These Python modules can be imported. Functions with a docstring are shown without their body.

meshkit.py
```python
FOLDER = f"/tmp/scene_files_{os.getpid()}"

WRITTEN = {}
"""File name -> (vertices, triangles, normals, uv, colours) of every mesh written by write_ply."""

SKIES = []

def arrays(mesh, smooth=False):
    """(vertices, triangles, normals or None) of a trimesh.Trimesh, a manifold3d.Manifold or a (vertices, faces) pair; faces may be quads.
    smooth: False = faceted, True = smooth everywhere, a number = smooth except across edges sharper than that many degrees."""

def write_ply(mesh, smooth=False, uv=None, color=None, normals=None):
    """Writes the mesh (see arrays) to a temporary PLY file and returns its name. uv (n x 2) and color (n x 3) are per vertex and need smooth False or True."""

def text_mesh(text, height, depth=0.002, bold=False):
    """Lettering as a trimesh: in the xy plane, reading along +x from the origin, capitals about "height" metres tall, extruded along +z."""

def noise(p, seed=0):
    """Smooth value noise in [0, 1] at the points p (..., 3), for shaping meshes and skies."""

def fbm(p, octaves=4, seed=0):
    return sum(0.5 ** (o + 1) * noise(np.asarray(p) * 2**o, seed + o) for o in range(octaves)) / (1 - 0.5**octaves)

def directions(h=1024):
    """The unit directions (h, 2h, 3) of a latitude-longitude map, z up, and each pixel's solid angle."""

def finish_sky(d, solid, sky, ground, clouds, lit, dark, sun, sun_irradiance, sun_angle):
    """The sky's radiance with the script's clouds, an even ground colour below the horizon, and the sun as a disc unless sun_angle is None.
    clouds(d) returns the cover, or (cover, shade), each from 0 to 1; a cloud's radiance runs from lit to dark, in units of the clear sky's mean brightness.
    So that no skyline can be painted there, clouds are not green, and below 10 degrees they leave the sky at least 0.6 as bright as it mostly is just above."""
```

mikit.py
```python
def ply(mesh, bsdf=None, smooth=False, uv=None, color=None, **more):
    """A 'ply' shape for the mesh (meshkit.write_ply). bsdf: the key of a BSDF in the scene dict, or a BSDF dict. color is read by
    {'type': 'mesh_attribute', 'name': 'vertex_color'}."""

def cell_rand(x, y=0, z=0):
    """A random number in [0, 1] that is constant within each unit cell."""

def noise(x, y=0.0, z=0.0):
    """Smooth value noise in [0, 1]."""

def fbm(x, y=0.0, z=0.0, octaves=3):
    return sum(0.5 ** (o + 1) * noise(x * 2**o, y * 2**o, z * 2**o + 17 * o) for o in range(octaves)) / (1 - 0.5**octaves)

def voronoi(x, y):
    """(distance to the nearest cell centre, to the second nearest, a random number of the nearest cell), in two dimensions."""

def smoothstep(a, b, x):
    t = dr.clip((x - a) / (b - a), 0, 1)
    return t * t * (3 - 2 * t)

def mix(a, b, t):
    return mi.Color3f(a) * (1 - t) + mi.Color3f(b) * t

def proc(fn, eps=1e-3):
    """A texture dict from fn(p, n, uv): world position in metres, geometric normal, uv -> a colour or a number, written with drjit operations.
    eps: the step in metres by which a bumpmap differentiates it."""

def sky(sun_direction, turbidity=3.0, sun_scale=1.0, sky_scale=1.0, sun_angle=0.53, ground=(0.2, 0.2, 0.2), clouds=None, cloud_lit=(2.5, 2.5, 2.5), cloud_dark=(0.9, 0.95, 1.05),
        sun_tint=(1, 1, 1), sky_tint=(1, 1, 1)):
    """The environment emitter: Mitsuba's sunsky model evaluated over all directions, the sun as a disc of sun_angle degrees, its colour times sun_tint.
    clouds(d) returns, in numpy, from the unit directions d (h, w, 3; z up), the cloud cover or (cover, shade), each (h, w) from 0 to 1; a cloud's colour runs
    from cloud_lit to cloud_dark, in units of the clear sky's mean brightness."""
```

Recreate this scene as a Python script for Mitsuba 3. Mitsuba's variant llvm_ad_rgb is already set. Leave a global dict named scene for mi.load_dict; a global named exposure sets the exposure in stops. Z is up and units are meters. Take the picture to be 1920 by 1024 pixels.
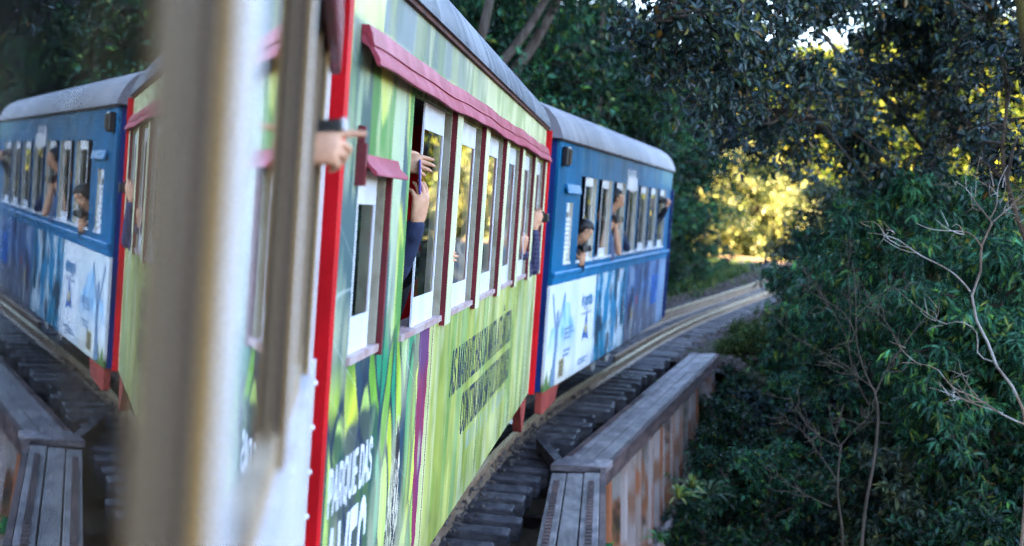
import math, random
import numpy as np, trimesh, mitsuba as mi, mikit, drjit as dr
import shapely.geometry as sg
from shapely.ops import unary_union
from meshkit import text_mesh, fbm as nfbm
from mikit import noise, fbm, voronoi, cell_rand, smoothstep, mix, proc
T = mi.ScalarTransform4f
rng = np.random.default_rng(7)
scene, labels = {}, {}

# ------------------------------------------------------------------ camera, sky, exposure
CZ, FPX, PITCH = 2.55, 2667.0, math.atan(105 / 2667.0)
cp, sp = math.cos(PITCH), math.sin(PITCH)
scene['camera'] = {'type': 'thinlens', 'fov': 2 * math.degrees(math.atan(960 / FPX)), 'fov_axis': 'x', 'aperture_radius': 0.0125, 'focus_distance': 7.6,
                   'near_clip': 0.05, 'far_clip': 2000.0, 'to_world': T().look_at(origin=[0, 0, CZ], target=[0, cp, CZ - sp], up=[0, 0, 1])}
def sun_dir(az, el): return [math.sin(math.radians(az)) * math.cos(math.radians(el)), math.cos(math.radians(az)) * math.cos(math.radians(el)), math.sin(math.radians(el))]
scene['sky'] = mikit.sky(sun_dir(-132, 33), turbidity=3, sun_tint=(1.0, 0.94, 0.80), sky_tint=(1.14, 1.0, .95))
exposure = 5.4

# ------------------------------------------------------------------ materials
def rgb(c): return {'type': 'rgb', 'value': [float(x) for x in c]}
def prin(key, color, rough=0.6, spec=0.4, metal=0.0, two=True, bump=None, bscale=1.0, **kw):
    b = {'type': 'principled', 'base_color': color if isinstance(color, dict) else rgb(color), 'roughness': rough, 'specular': spec, 'metallic': metal, **kw}
    if bump is not None: b = {'type': 'bumpmap', 'arbitrary': bump, 'scale': bscale, 'bsdf': b}
    scene[key] = {'type': 'twosided', 'bsdf': b} if two else b
    return key
def speck(c1, c2, f=6.0, fz=1.2, lo=0.35, hi=0.75):
    def fn(p, n, uv): return mix(c1, c2, smoothstep(lo, hi, fbm(p.x * f, p.y * f, p.z * fz, 4)))
    return proc(fn)
prin('m_red', speck((.62, .006, .012), (.46, .005, .010), 3, 3), .5, .15)
prin('m_darkred', speck((.17, .012, .02), (.10, .01, .014), 9, 4), .5)
prin('m_pinkred', speck((.27, .022, .04), (.36, .07, .10), 5, 5), .55, .2)
prin('m_cream', speck((.60, .60, .36), (.48, .47, .30), 8, 3), .5)
prin('m_navy', speck((.006, .028, .15), (.004, .018, .10), 3, 2), .5, .2)
prin('m_blue', speck((.002, .115, .27), (.002, .085, .20), 4, 1.5), .42)
prin('m_bluelight', speck((.006, .16, .36), (.004, .12, .28), 8, 3), .4, .3)
prin('m_alu', speck((.70, .70, .74), (.58, .58, .64), 6, 2), .35, .5)
prin('m_jamb', speck((.40, .37, .28), (.24, .20, .13), 11, 7, .45, .8), .75)
prin('m_jambblue', speck((.66, .60, .46), (.56, .50, .38), 7, 2), .7)
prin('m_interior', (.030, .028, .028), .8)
prin('m_black', (.012, .012, .014), .35, .5)
prin('m_rubber', (.016, .012, .014), .7)
prin('m_white', speck((.72, .72, .76), (.60, .60, .66), 5, 2), .4)
prin('m_ink', (.022, .03, .05), .5)
prin('m_under', speck((.028, .022, .022), (.06, .042, .036), 5, 5), .85)
prin('m_redstep', speck((.30, .045, .03), (.20, .03, .025), 6, 6), .6)
prin('m_nearframe', speck((.40, .28, .17), (.24, .16, .10), 14, 1), .5, .3)
prin('m_rust', speck((.10, .035, .025), (.05, .022, .018), 8, 8), .8)
prin('m_stripred', speck((.26, .02, .035), (.36, .06, .09), 6, 6), .5, .3)
prin('m_nearjamb', speck((.34, .25, .15), (.24, .17, .10), 12, 1), .6, .3)
prin('m_sillpink', speck((.44, .34, .33), (.34, .20, .19), 9, 9), .5, .3)
prin('m_sash', speck((.17, .115, .065), (.11, .075, .045), 14, 1), .6, .2)
prin('m_brown', (.075, .048, .03), .6)
prin('m_nearochre', speck((.46, .26, .07), (.34, .19, .06), 14, 1), .5, .3)
prin('m_nearwhite', speck((.62, .59, .60), (.47, .44, .46), 5, 1.5, .4, .7), .35, .4)
prin('m_skin', speck((.62, .33, .20), (.54, .26, .15), 30, 30), .5)
prin('m_skinpale', speck((.68, .36, .22), (.60, .29, .17), 30, 30), .5)
prin('m_hair', (.010, .009, .010), .45)
prin('m_navycloth', speck((.012, .018, .05), (.02, .03, .075), 25, 25), .85)
prin('m_blackcloth', speck((.010, .010, .016), (.018, .018, .026), 25, 25), .85)
prin('m_bluecloth', speck((.12, .15, .26), (.08, .10, .19), 25, 25), .85)
def plaid(p, n, uv):
    a, b = smoothstep(.55, .8, dr.abs(dr.sin(p.z * 75.0))), smoothstep(.6, .85, dr.abs(dr.sin((p.x + p.y) * 70.0)))
    return mix((.012, .016, .055), (.08, .07, .14), dr.clip(a * .6 + b * .5, 0, 1))
prin('m_plaid', proc(plaid), .85)
prin('m_purple', (.10, .05, .32), .3)
prin('m_steel', (.55, .52, .50), .4, .5)
scene['m_glass'] = {'type': 'thindielectric', 'int_ior': 1.52}

# ------------------------------------------------------------------ helpers
def nm(base):
    if base not in scene and base not in labels: return base
    k = 1
    while f'{base}_{k:03d}' in scene or f'{base}_{k:03d}' in labels: k += 1
    return f'{base}_{k:03d}'
CNT = {}
def uniq(base):
    k = CNT.get(base, -1) + 1
    CNT[base] = k
    return base if k == 0 else f'{base}_{k:03d}'
def tag(key, label=None, cat=None, group=None, kind=None):
    d = labels.setdefault(key, {})
    for a, b in (('label', label), ('category', cat), ('group', group), ('kind', kind)):
        if b: d[a] = b
def put(key, mesh, mat, smooth=False, M=None, uv=None, color=None):
    key = uniq(key)
    d = mikit.ply(mesh, mat, smooth, uv, color)
    if M is not None: d['to_world'] = T(M)
    scene[key] = d
    return key
def put_exact(key, mesh, mat, smooth=False, M=None):
    d = mikit.ply(mesh, mat, smooth)
    if M is not None: d['to_world'] = T(M)
    scene[key] = d
    return key
def again(key, d, M):
    key = uniq(key)
    scene[key] = {**d, 'to_world': T(M)}
    return key
def cat(ms): return trimesh.util.concatenate(ms) if len(ms) > 1 else ms[0]
def box(x0, x1, y0, y1, z0, z1, bev=0.0):
    if bev:
        pts = []
        b = bev
        for sx in (0, 1):
            for sy in (0, 1):
                for sz in (0, 1):
                    X, Y, Z = (x0, x1)[sx], (y0, y1)[sy], (z0, z1)[sz]
                    dx, dy, dz = (b, -b)[sx], (b, -b)[sy], (b, -b)[sz]
                    pts += [(X, Y + dy, Z + dz), (X + dx, Y, Z + dz), (X + dx, Y + dy, Z)]
        return trimesh.convex.convex_hull(np.array(pts))
    m = trimesh.creation.box((x1 - x0, y1 - y0, z1 - z0))
    m.apply_translation(((x0 + x1) / 2, (y0 + y1) / 2, (z0 + z1) / 2))
    return m
def ext_o(poly, o0, o1):
    """(a, h) outline, extruded along o"""
    m = cat([trimesh.creation.extrude_polygon(g, o1 - o0, engine='earcut') for g in getattr(poly, 'geoms', [poly])])
    v = np.array(m.vertices)
    return trimesh.Trimesh(np.stack([v[:, 2] + o0, v[:, 0], v[:, 1]], 1), m.faces, process=False)
def ext_a(poly, a0, a1):
    """(o, h) outline, extruded along a"""
    m = trimesh.creation.extrude_polygon(poly, a1 - a0, engine='earcut')
    v = np.array(m.vertices)
    return trimesh.Trimesh(np.stack([v[:, 0], v[:, 2] + a0, v[:, 1]], 1), np.array(m.faces)[:, ::-1], process=False)
def tube(pts, rad, sides=6, cap=True):
    pts, rad = np.asarray(pts, float), np.broadcast_to(np.asarray(rad, float), len(pts))
    t = np.gradient(pts, axis=0)
    t /= np.linalg.norm(t, axis=1, keepdims=True) + 1e-9
    ref = np.array([0.31, 0.22, 0.93]) if abs(t[0] @ [0.31, 0.22, 0.93]) < .9 else np.array([1.0, 0, 0])
    x = np.cross(t, ref); x /= np.linalg.norm(x, axis=1, keepdims=True)
    y = np.cross(t, x)
    th = np.arange(sides) * 2 * np.pi / sides
    v = pts[:, None] + rad[:, None, None] * (np.cos(th)[None, :, None] * x[:, None] + np.sin(th)[None, :, None] * y[:, None])
    v = v.reshape(-1, 3)
    f = []
    for i in range(len(pts) - 1):
        for j in range(sides):
            a, b = i * sides + j, i * sides + (j + 1) % sides
            f += [(a, b, b + sides), (a, b + sides, a + sides)]
    if cap:
        v = np.vstack([v, pts[0], pts[-1]])
        n = len(v)
        for j in range(sides):
            f += [(n - 2, (j + 1) % sides, j), (n - 1, (len(pts) - 1) * sides + j, (len(pts) - 1) * sides + (j + 1) % sides)]
    return trimesh.Trimesh(v, np.array(f), process=False)
def spline(P, n):
    P = np.asarray(P, float)
    s = np.r_[0, np.cumsum(np.linalg.norm(np.diff(P, axis=0), axis=1))]
    from scipy.interpolate import CubicSpline, PchipInterpolator
    return PchipInterpolator(s, P)(np.linspace(0, s[-1], n))
def P(u, v, Y):
    cx, cy = (u - 960) / FPX, -(v - 512) / FPX
    d = np.array([cx, cp + cy * sp, -sp + cy * cp])
    return np.array([0, 0, CZ]) + d * (Y / d[1])

# ------------------------------------------------------------------ coach frames: local (o outwards, a forwards, h up)
CANT = math.radians(4.0)
def frame(az, at, h_at, a_at=0.0):
    az = math.radians(az)
    r = np.array([math.cos(az), -math.sin(az), 0]); A = np.array([math.sin(az), math.cos(az), 0]); U = np.array([0, 0, 1.0])
    H = math.cos(CANT) * U + math.sin(CANT) * r
    O = math.cos(CANT) * r - math.sin(CANT) * U
    M = np.eye(4)
    M[:3, 0], M[:3, 1], M[:3, 2] = O, A, H
    M[:3, 3] = np.asarray(at, float) - h_at * H - a_at * A
    return M
def local(M):
    B, O, A, H = M[:3, 3], M[:3, 0], M[:3, 1], M[:3, 2]
    def fn(p):
        x, y, z = p.x - float(B[0]), p.y - float(B[1]), p.z - float(B[2])
        return tuple(x * float(D[0]) + y * float(D[1]) + z * float(D[2]) for D in (O, A, H))
    return fn
M_NEAR = frame(-6.6, (-0.075 - .1157 * 4.2, 4.2, CZ), CZ)
M_GREEN = frame(5.2, (-.593, 4.75, CZ - .5), 2.05)
M_BLUE = frame(12.5, (.40, 14.5, CZ - .593), 1.95)
lg, lb, ln = local(M_GREEN), local(M_BLUE), local(M_NEAR)
W = 2.75

# painted side of the green coach (flat print on its sheets)
def livery_green(p, n, uv):
    o, a, h = lg(p)
    wob = noise(a * 1.7, h * 1.3, 3.0)
    st = fbm(a * 3.2 + wob * .9, h * .8, 1.0, 4)
    c = mix((.30, .34, .06), (.48, .48, .14), smoothstep(.3, .7, st))
    c = mix(c, (.56, .55, .30), smoothstep(.52, .75, fbm(a * 4.0 + 7.0, h * .4, 2.0, 3)) * .8)
    c = mix(c, (.20, .34, .10), smoothstep(.55, .70, fbm(a * 6.0 + 30.0, h * .5, 5.0, 2)) * .7)
    fine = noise(a * 40.0, h * 1.5, 9.0)
    c = c * (0.95 + 0.08 * fine)
    # right-hand end: pale streaks
    e = smoothstep(7.3, 9.0, a + (noise(a * 5.0, h * .7) - .5) * 1.5)
    c = mix(c, (.70, .76, .66), e * .55 * smoothstep(.4, .6, noise(a * 11.0, h * .5, 4.0)))
    # jungle painted on the left-hand third
    jm = smoothstep(2.45, 1.75, a + (noise(a * 3.0, h * 1.8, 6.0) - .5) * .9)
    d1, d2, r = voronoi(a * 5.2 + (h * .55) + wob * .7, h * 2.3 + noise(a * 6.0, h * 2.0) * .9)
    leafc = mix((.62, .68, .06), (.20, .42, .05), smoothstep(.25, .3, r))
    leafc = mix(leafc, (.02, .30, .16), smoothstep(.5, .52, r))
    leafc = mix(leafc, (.60, .72, .20), smoothstep(.66, .68, r))
    leafc = mix(leafc, (.02, .06, .10), smoothstep(.82, .84, r))
    leafc = leafc * (.75 + .4 * noise(a * 30.0, h * 5.0, 2.0))
    edge = smoothstep(.02, .22, d2 - d1)
    low = mix((.015, .035, .07), leafc, edge)
    streak = fbm(a * 3.6 + wob * 1.3 + h * .25, h * 1.3 + 4.0, 11.0, 4)
    up = mix((.52, .58, .12), (.05, .11, .12), smoothstep(.37, .47, streak))
    up = mix(up, (.09, .26, .06), smoothstep(.50, .58, fbm(a * 5.0 + h * .3, h * 1.1, 15.0, 3)))
    up = mix(up, (.50, .56, .38), smoothstep(.60, .72, fbm(a * 4.0 + 5.0, h * .9, 21.0, 3)) * .8)
    hs = smoothstep(1.95, 2.25, h + (noise(a * 4.0, 2.0) - .5) * .3)
    j = mix(low, up, hs)
    c = mix(c, j, jm)
    # dark ground behind the white lettering
    pl = smoothstep(.08, .02, dr.maximum(dr.abs(a - .5) - .38, dr.abs(h - 1.45) - .30) + (noise(a * 9.0, h * 9.0, 3.0) - .5) * .12)
    c = mix(c, mix((.015, .03, .08), (.012, .07, .06), smoothstep(.45, .6, fbm(a * 5.0, h * 4.0, 71.0, 3))), pl * .9)
    # frieze over the window hood: washed-out with grey runs
    top = smoothstep(3.20, 3.24, h)
    fr = mix((.25, .28, .17), (.58, .57, .32), smoothstep(.8, 5.0, a + (noise(a * 3.0, h) - .5) * 2.0))
    fr = mix(fr, (.16, .20, .24), smoothstep(.40, .62, fbm(a * 4.5, h * 1.2, 31.0, 4)) * smoothstep(5.5, 1.0, a) * .8)
    fr = mix(fr, (.60, .66, .24), smoothstep(.55, .65, fbm(a * 5.0, h * .7, 41.0, 2)) * smoothstep(2.5, .3, a))
    fr = fr * (.93 + .1 * noise(a * 16.0, h * 2.0, 7.0))
    c = mix(c, fr, top)
    # long purple tail feather
    ctr = 2.02 + (1.9 - h) * .05 + (noise(h * 14.0, 3.0) - .5) * .035
    wd = .15 * smoothstep(.55, 1.9, h) + .02
    tail = smoothstep(1.0, .85, dr.abs(a - ctr) / wd) * smoothstep(2.06, 2.04, h)
    tc = mix((.25, .03, .085), (.12, .04, .13), smoothstep(.3, .7, noise(a * 14.0, h * 3.0, 5.0)))
    tc = mix(tc, (.55, .06, .12), smoothstep(.82, .98, dr.abs(a - ctr + .01) / wd))
    c = mix(c, tc, tail)
    # speckled bird
    bw = .13 * smoothstep(1.70, 1.45, h) * (1.0 + .25 * dr.sin(h * 7.0)) + .015
    bird = smoothstep(1.0, .88, dr.abs(a - (1.40 - (1.7 - h) * .02)) / bw) * smoothstep(1.70, 1.68, h)
    bc = mix((.60, .54, .42), (.035, .03, .05), smoothstep(.44, .54, noise(a * 60.0, h * 26.0, 8.0)))
    eye = smoothstep(.07, .055, dr.sqrt(dr.square((a - 1.41) * .8) + dr.square(h - 1.555)))
    bc = mix(bc, (.03, .025, .03), eye)
    c = mix(c, bc, bird)
    # faint small print, too washed out to read
    fp = smoothstep(.02, .0, dr.abs(h - 1.16 + .0 * a) - .045) * smoothstep(3.9, 3.95, a) * smoothstep(6.6, 6.5, a)
    c = mix(c, (.34, .38, .42), fp * .55 * smoothstep(.45, .55, noise(a * 34.0, 3.0, 2.0)))
    c = mix(c, c * mi.Color3f(.62, .72, .60), smoothstep(.44, .66, fbm(a * 2.6 + 3.0, h * 2.0, 51.0, 4)) * .9)
    c = mix(c, (.56, .55, .34), smoothstep(.56, .74, fbm(a * 3.4, h * 1.4 + 2.0, 57.0, 4)) * .5)
    # seam between sheets, grime and fine scratches
    for s in (2.28, 4.62, 6.96):
        c = mix(c, (.12, .06, .05), smoothstep(.018, .006, dr.abs(a - s)) * smoothstep(3.2, 3.18, h) * .8)
    sc = smoothstep(.012, .0, dr.abs(noise(a * 2.2 + h * 5.0, h * 1.1, 77.0) - .5)) * smoothstep(.5, .6, noise(a * 1.3, h * 2.0, 60.0))
    c = mix(c, (.72, .76, .74), sc * .30 * smoothstep(3.0, 1.5, a))
    dirt = smoothstep(1.15, .8, h + (noise(a * 5.0, 1.0) - .5) * .3)
    return mix(c, c * .55 + mi.Color3f(.02, .018, .012), dirt * .55)
prin('m_livery', proc(livery_green), .42, .3)

def livery_blue(p, n, uv):
    o, a, h = lb(p)
    blue = mix((.001, .115, .26), (.001, .085, .19), smoothstep(.3, .7, fbm(a * 3.0, h * 1.5, 1.0, 3)))
    run = smoothstep(.52, .8, fbm(a * 12.0, h * .7, 3.0, 3)) * smoothstep(2.5, 3.3, h + (noise(a * 14.0, 2.0) - .5) * .9)
    gr = smoothstep(6.0, 10.5, a + (noise(a * 4.0, h * 1.2, 9.0) - .5) * 3.0) * smoothstep(2.9, 3.2, h)
    blue = mix(blue, (.16, .30, .26), dr.clip(run * .28 + gr * .55, 0, 1))
    # printed panels below the belt
    wh = mix((.66, .70, .72), (.56, .62, .66), smoothstep(.35, .7, fbm(a * 2.0, h * 2.0, 4.0, 3)))
    ridge = 1.78 - .34 * dr.abs(a - .95) * 1.6 - .16 * noise(a * 9.0, 5.0)
    mt = smoothstep(.0, .03, ridge - h) * smoothstep(1.05, 1.35, h) * smoothstep(1.75, 1.6, a)
    c = mix(wh, mix((.10, .33, .62), (.40, .62, .78), smoothstep(.3, .7, fbm(a * 6.0 + h * 3.0, h * 4.0, 7.0, 3))), mt * .9)
    c = mix(c, (.68, .66, .60), smoothstep(1.1, .85, h) * smoothstep(1.7, 1.5, a))
    gm = smoothstep(.90, .80, h + (noise(a * 8.0, 3.0) - .5) * .2) * smoothstep(.7, .5, a)
    c = mix(c, (.12, .20, .06), gm)
    p2 = smoothstep(1.80, 1.82, a)                               # plain white panel with the emblem
    c = mix(c, (.72, .74, .78), p2)
    p3 = smoothstep(2.98, 3.0, a)                                # waterfall photograph
    fall = mix((.02, .18, .30), (.50, .66, .74), smoothstep(.42, .62, fbm(a * 3.2 + h * .6, h * .7, 2.0, 4)))
    fall = mix(fall, (.03, .05, .08), smoothstep(.50, .60, fbm(a * 2.2, h * 1.6, 13.0, 3)) * smoothstep(1.2, 1.7, h + (noise(a * 2.0, 1.0) - .5) * .8))
    fall = mix(fall, (.03, .22, .40), smoothstep(.52, .6, fbm(a * 2.6 + 9.0, h * 1.2, 19.0, 3)))
    c = mix(c, fall, p3)
    fall = mix(fall, (.62, .70, .76), smoothstep(.60, .68, fbm(a * 5.0, h * 2.2, 27.0, 4)) * .8)
    fall = mix(fall, (.02, .03, .05), smoothstep(.60, .66, fbm(a * 4.2 + 3.0, h * 2.6, 33.0, 4)) * .85)
    c = mix(c, fall, p3)
    p4 = smoothstep(5.75, 5.8, a)                                # darker city photograph
    city = mix((.05, .10, .24), (.12, .22, .42), smoothstep(.4, .65, fbm(a * 2.0, h * .9, 23.0, 3)))
    city = mix(city, (.16, .15, .17), smoothstep(1.35, 1.05, h + (noise(a * 5.0, h * 2.0) - .5) * .4) * .8)
    lamp = smoothstep(.12, .04, dr.abs(a - 6.55 - (h - 1.1) * .05)) * smoothstep(1.35, 1.1, h)
    city = mix(city, (.50, .38, .14), lamp * .8)
    city = mix(city, (.34, .06, .12), smoothstep(.10, .05, dr.sqrt(dr.square(a - 6.2) + dr.square(h - 1.25))) + smoothstep(.10, .05, dr.sqrt(dr.square(a - 7.0) + dr.square(h - 1.3))))
    city = mix(city, (.03, .12, .40), smoothstep(.04, .0, dr.maximum(dr.abs(a - 9.3) - .55, dr.abs(h - 1.35) - .22)))
    city = mix(city, (.22, .32, .46), smoothstep(9.0, 10.2, a) * smoothstep(.4, .6, fbm(a * 4.0, h, 6.0, 2)))
    city = mix(city, (.30, .38, .50), smoothstep(.60, .70, fbm(a * 4.0, h * 2.4, 43.0, 4)) * .7)
    city = mix(city, (.02, .02, .04), smoothstep(.58, .66, fbm(a * 3.4 + 8.0, h * 1.8, 47.0, 4)) * .8)
    c = mix(c, city, p4)
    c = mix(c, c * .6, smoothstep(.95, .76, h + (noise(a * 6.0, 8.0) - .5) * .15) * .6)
    return mix(c, blue, smoothstep(1.838, 1.842, h))
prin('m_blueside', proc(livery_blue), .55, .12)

def roof_paint(loc, base, dark):
    def fn(p, n, uv):
        o, a, h = loc(p)
        s = fbm(a * 7.0, o * 1.1 + h * .9, 2.0, 4)
        c = mix(base, dark, smoothstep(.38, .7, s))
        c = mix(c, dark, smoothstep(.4, .7, fbm(a * .9, o * 1.3, 8.0, 3)) * .7)
        return c * (.92 + .16 * noise(a * 20.0, o * 3.0, h * 3.0))
    return proc(fn)
prin('m_roofgreen', roof_paint(lg, (.13, .135, .16), (.035, .04, .055)), .55, .3)
prin('m_roofblue', roof_paint(lb, (.25, .24, .265), (.17, .165, .19)), .6, .25)

# ------------------------------------------------------------------ coaches
RS = .93
ROOF = [(.035, 0), (.03, .04), (.0, .12), (-.05, .22), (-.13, .31), (-.26, .39), (-.50, .47), (-.85, .535), (-1.15, .565), (-1.375, .575)]
def roof_poly(he):
    r = [(o, he + h * RS) for o, h in ROOF]
    l = [(-W - o, h) for o, h in r[::-1][1:]]
    return sg.Polygon(r + l)
def window_mesh(a0, a1, h0, h1, wf=.018, top=.12, bot=.13, o0=-.085, o1=-.055):
    outer = sg.box(a0, h0, a1, h1)
    inner = sg.box(a0 + wf, h0 + bot, a1 - wf, h1 - top)
    return ext_o(outer.difference(inner), o0, o1), sg.box(a0 + wf - .004, h0 + bot - .004, a1 - wf + .004, h1 - top + .004)
def coach(key, M, L, hb, he, wins, mats, A0=0.0, rec=.010, gl=.004, far=0.0):
    """wins: (a0, a1, h0, h1, opens). mats: side, end, roof, jamb, frame"""
    side = sg.box(A0, hb, L, he)
    for a0, a1, h0, h1, _ in wins: side = side.difference(sg.box(a0, h0, a1, h1))
    q = lambda part, mesh, m, sm=False: put(f'{key}__{part}', mesh, m, sm, M)
    q('side_wall', ext_o(side, -.03, 0), mats['side'])
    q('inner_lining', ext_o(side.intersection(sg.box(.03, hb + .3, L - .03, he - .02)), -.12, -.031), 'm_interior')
    q('side_wall', ext_o(side, -W, -W + .03), mats['side'])
    endp = sg.box(-W + .031, hb, -.031, he - .002)
    door = sg.box(-W / 2 - .38, 1.0, -W / 2 + .38, 2.95)
    for a0, a1 in ((A0 + .002, A0 + .04), (L - .04, L - .002)):
        e = q('end_wall', ext_a(endp, a0, a1), mats['end'])
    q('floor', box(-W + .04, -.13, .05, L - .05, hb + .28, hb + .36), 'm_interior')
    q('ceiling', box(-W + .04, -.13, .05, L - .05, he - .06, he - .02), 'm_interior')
    rf = q('roof', ext_a(roof_poly(he + .004), A0 - .07, L + .07), mats['roof'], 30)
    q('roof__gutter', box(.002, .020, A0 - .05, L + .05, he - .018, he + .010), mats['gutter'])
    q('underframe', box(-W + .35, -.35, .3, L - .3, hb - .28, hb + .2), 'm_under')
    for k, ab in enumerate((1.6, L - 1.6)):
        bg = q('bogie', cat([box(-W / 2 - .75, -W / 2 - .62, ab - 1.05, ab + 1.05, .38, .52), box(-W / 2 + .62, -W / 2 + .75, ab - 1.05, ab + 1.05, .38, .52), box(-W / 2 - .6, -W / 2 + .6, ab - .15, ab + .15, .35, .6)]), 'm_under')
        for da in (-.75, .75):
            ws = []
            for oo in (-W / 2 - .52, -W / 2 + .52):
                c = trimesh.creation.cylinder(.37, .11, sections=28); c.apply_transform(trimesh.transformations.rotation_matrix(np.pi / 2, [0, 1, 0])); c.apply_translation((oo, ab + da, .37)); ws.append(c)
            ax = trimesh.creation.cylinder(.06, 1.1, sections=10); ax.apply_transform(trimesh.transformations.rotation_matrix(np.pi / 2, [0, 1, 0])); ax.apply_translation((-W / 2, ab + da, .37)); ws.append(ax)
            q(f'{bg[len(key) + 2:]}__wheelset', cat(ws), 'm_steel', 40)
    for a0, a1, h0, h1, op in wins:
        fm, pane = window_mesh(a0 + max(op, 0), a1 - .0125 + min(op, 0) - (far if a1 - a0 > .8 else far * .6), h0 + .004, h1 - .004, top=mats.get('toprail', .12), bot=mats.get('botrail', .13), o0=-rec - mats.get('thick', .008), o1=-rec)
        w = q('window', fm, mats['frame'])[len(key) + 2:]
        x0, x1, z0, z1 = *pane.bounds[::2], *pane.bounds[1::2]
        g_ = -rec - gl
        sheet = trimesh.Trimesh([(g_, x0, z0), (g_, x1, z0), (g_, x1, z1), (g_, x0, z1)], [(0, 1, 2), (0, 2, 3)], process=False)
        q(f'{w}__pane', sheet, 'm_glass')
        q(f'{w}__jamb', box(-.085, -.0008, a1 - .012, a1 - .0006, h0, h1), mats['jamb'])
        q(f'{w}__sill', box(-.115, .014, a0 - .02, a1 + .02, h0 - .026, h0 + .003), mats['sill'])
    return q

# green coach with the jungle print
gw = [(.19, .72, 2.06, 2.72, .06)] + [(1.20 + 1.322 * k if k else 1.27, 1.20 + 1.322 * (k + 1) - .0 - .05, 2.05, 3.07, (.36, .36, .12, .12, .12, .45)[k]) for k in range(6)]
G = 'passenger_coach'
q = coach(G, M_GREEN, 9.30, .815, 3.42, gw, dict(side='m_livery', end='m_red', roof='m_roofgreen', jamb='m_jamb', frame='m_alu', sill='m_sillpink', gutter='m_rust'), A0=-.14, far=.19)
tag(G, 'green passenger coach printed with jungle leaves, pink window hood and red corner posts', 'train coach')
for k in range(6):                                        # red window posts with a cream face
    a = 1.20 + 1.322 * (k + 1)
    w = 'window_%03d' % (k + 1)
    q(f'{w}__post', box(.001, .026, a - .052, a + .16, 2.0, 3.09), 'm_darkred')
    q(f'{w}__post_face', box(.0265, .030, a - .045, a + .158, 2.0, 3.09), 'm_cream')
    q(f'{w}__head_board', box(-.08, -.002, a - 1.25, a - .054, 3.072, 3.12), 'm_jamb')
q('window__post', box(.001, .022, .722, .752, 2.02, 2.72), 'm_darkred')
q('corner_post', box(-.06, .006, -.15, -.085, .80, 3.40), 'm_red')
q('corner_post', box(-.02, .055, 9.255, 9.31, .80, 3.40), 'm_red')
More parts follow.
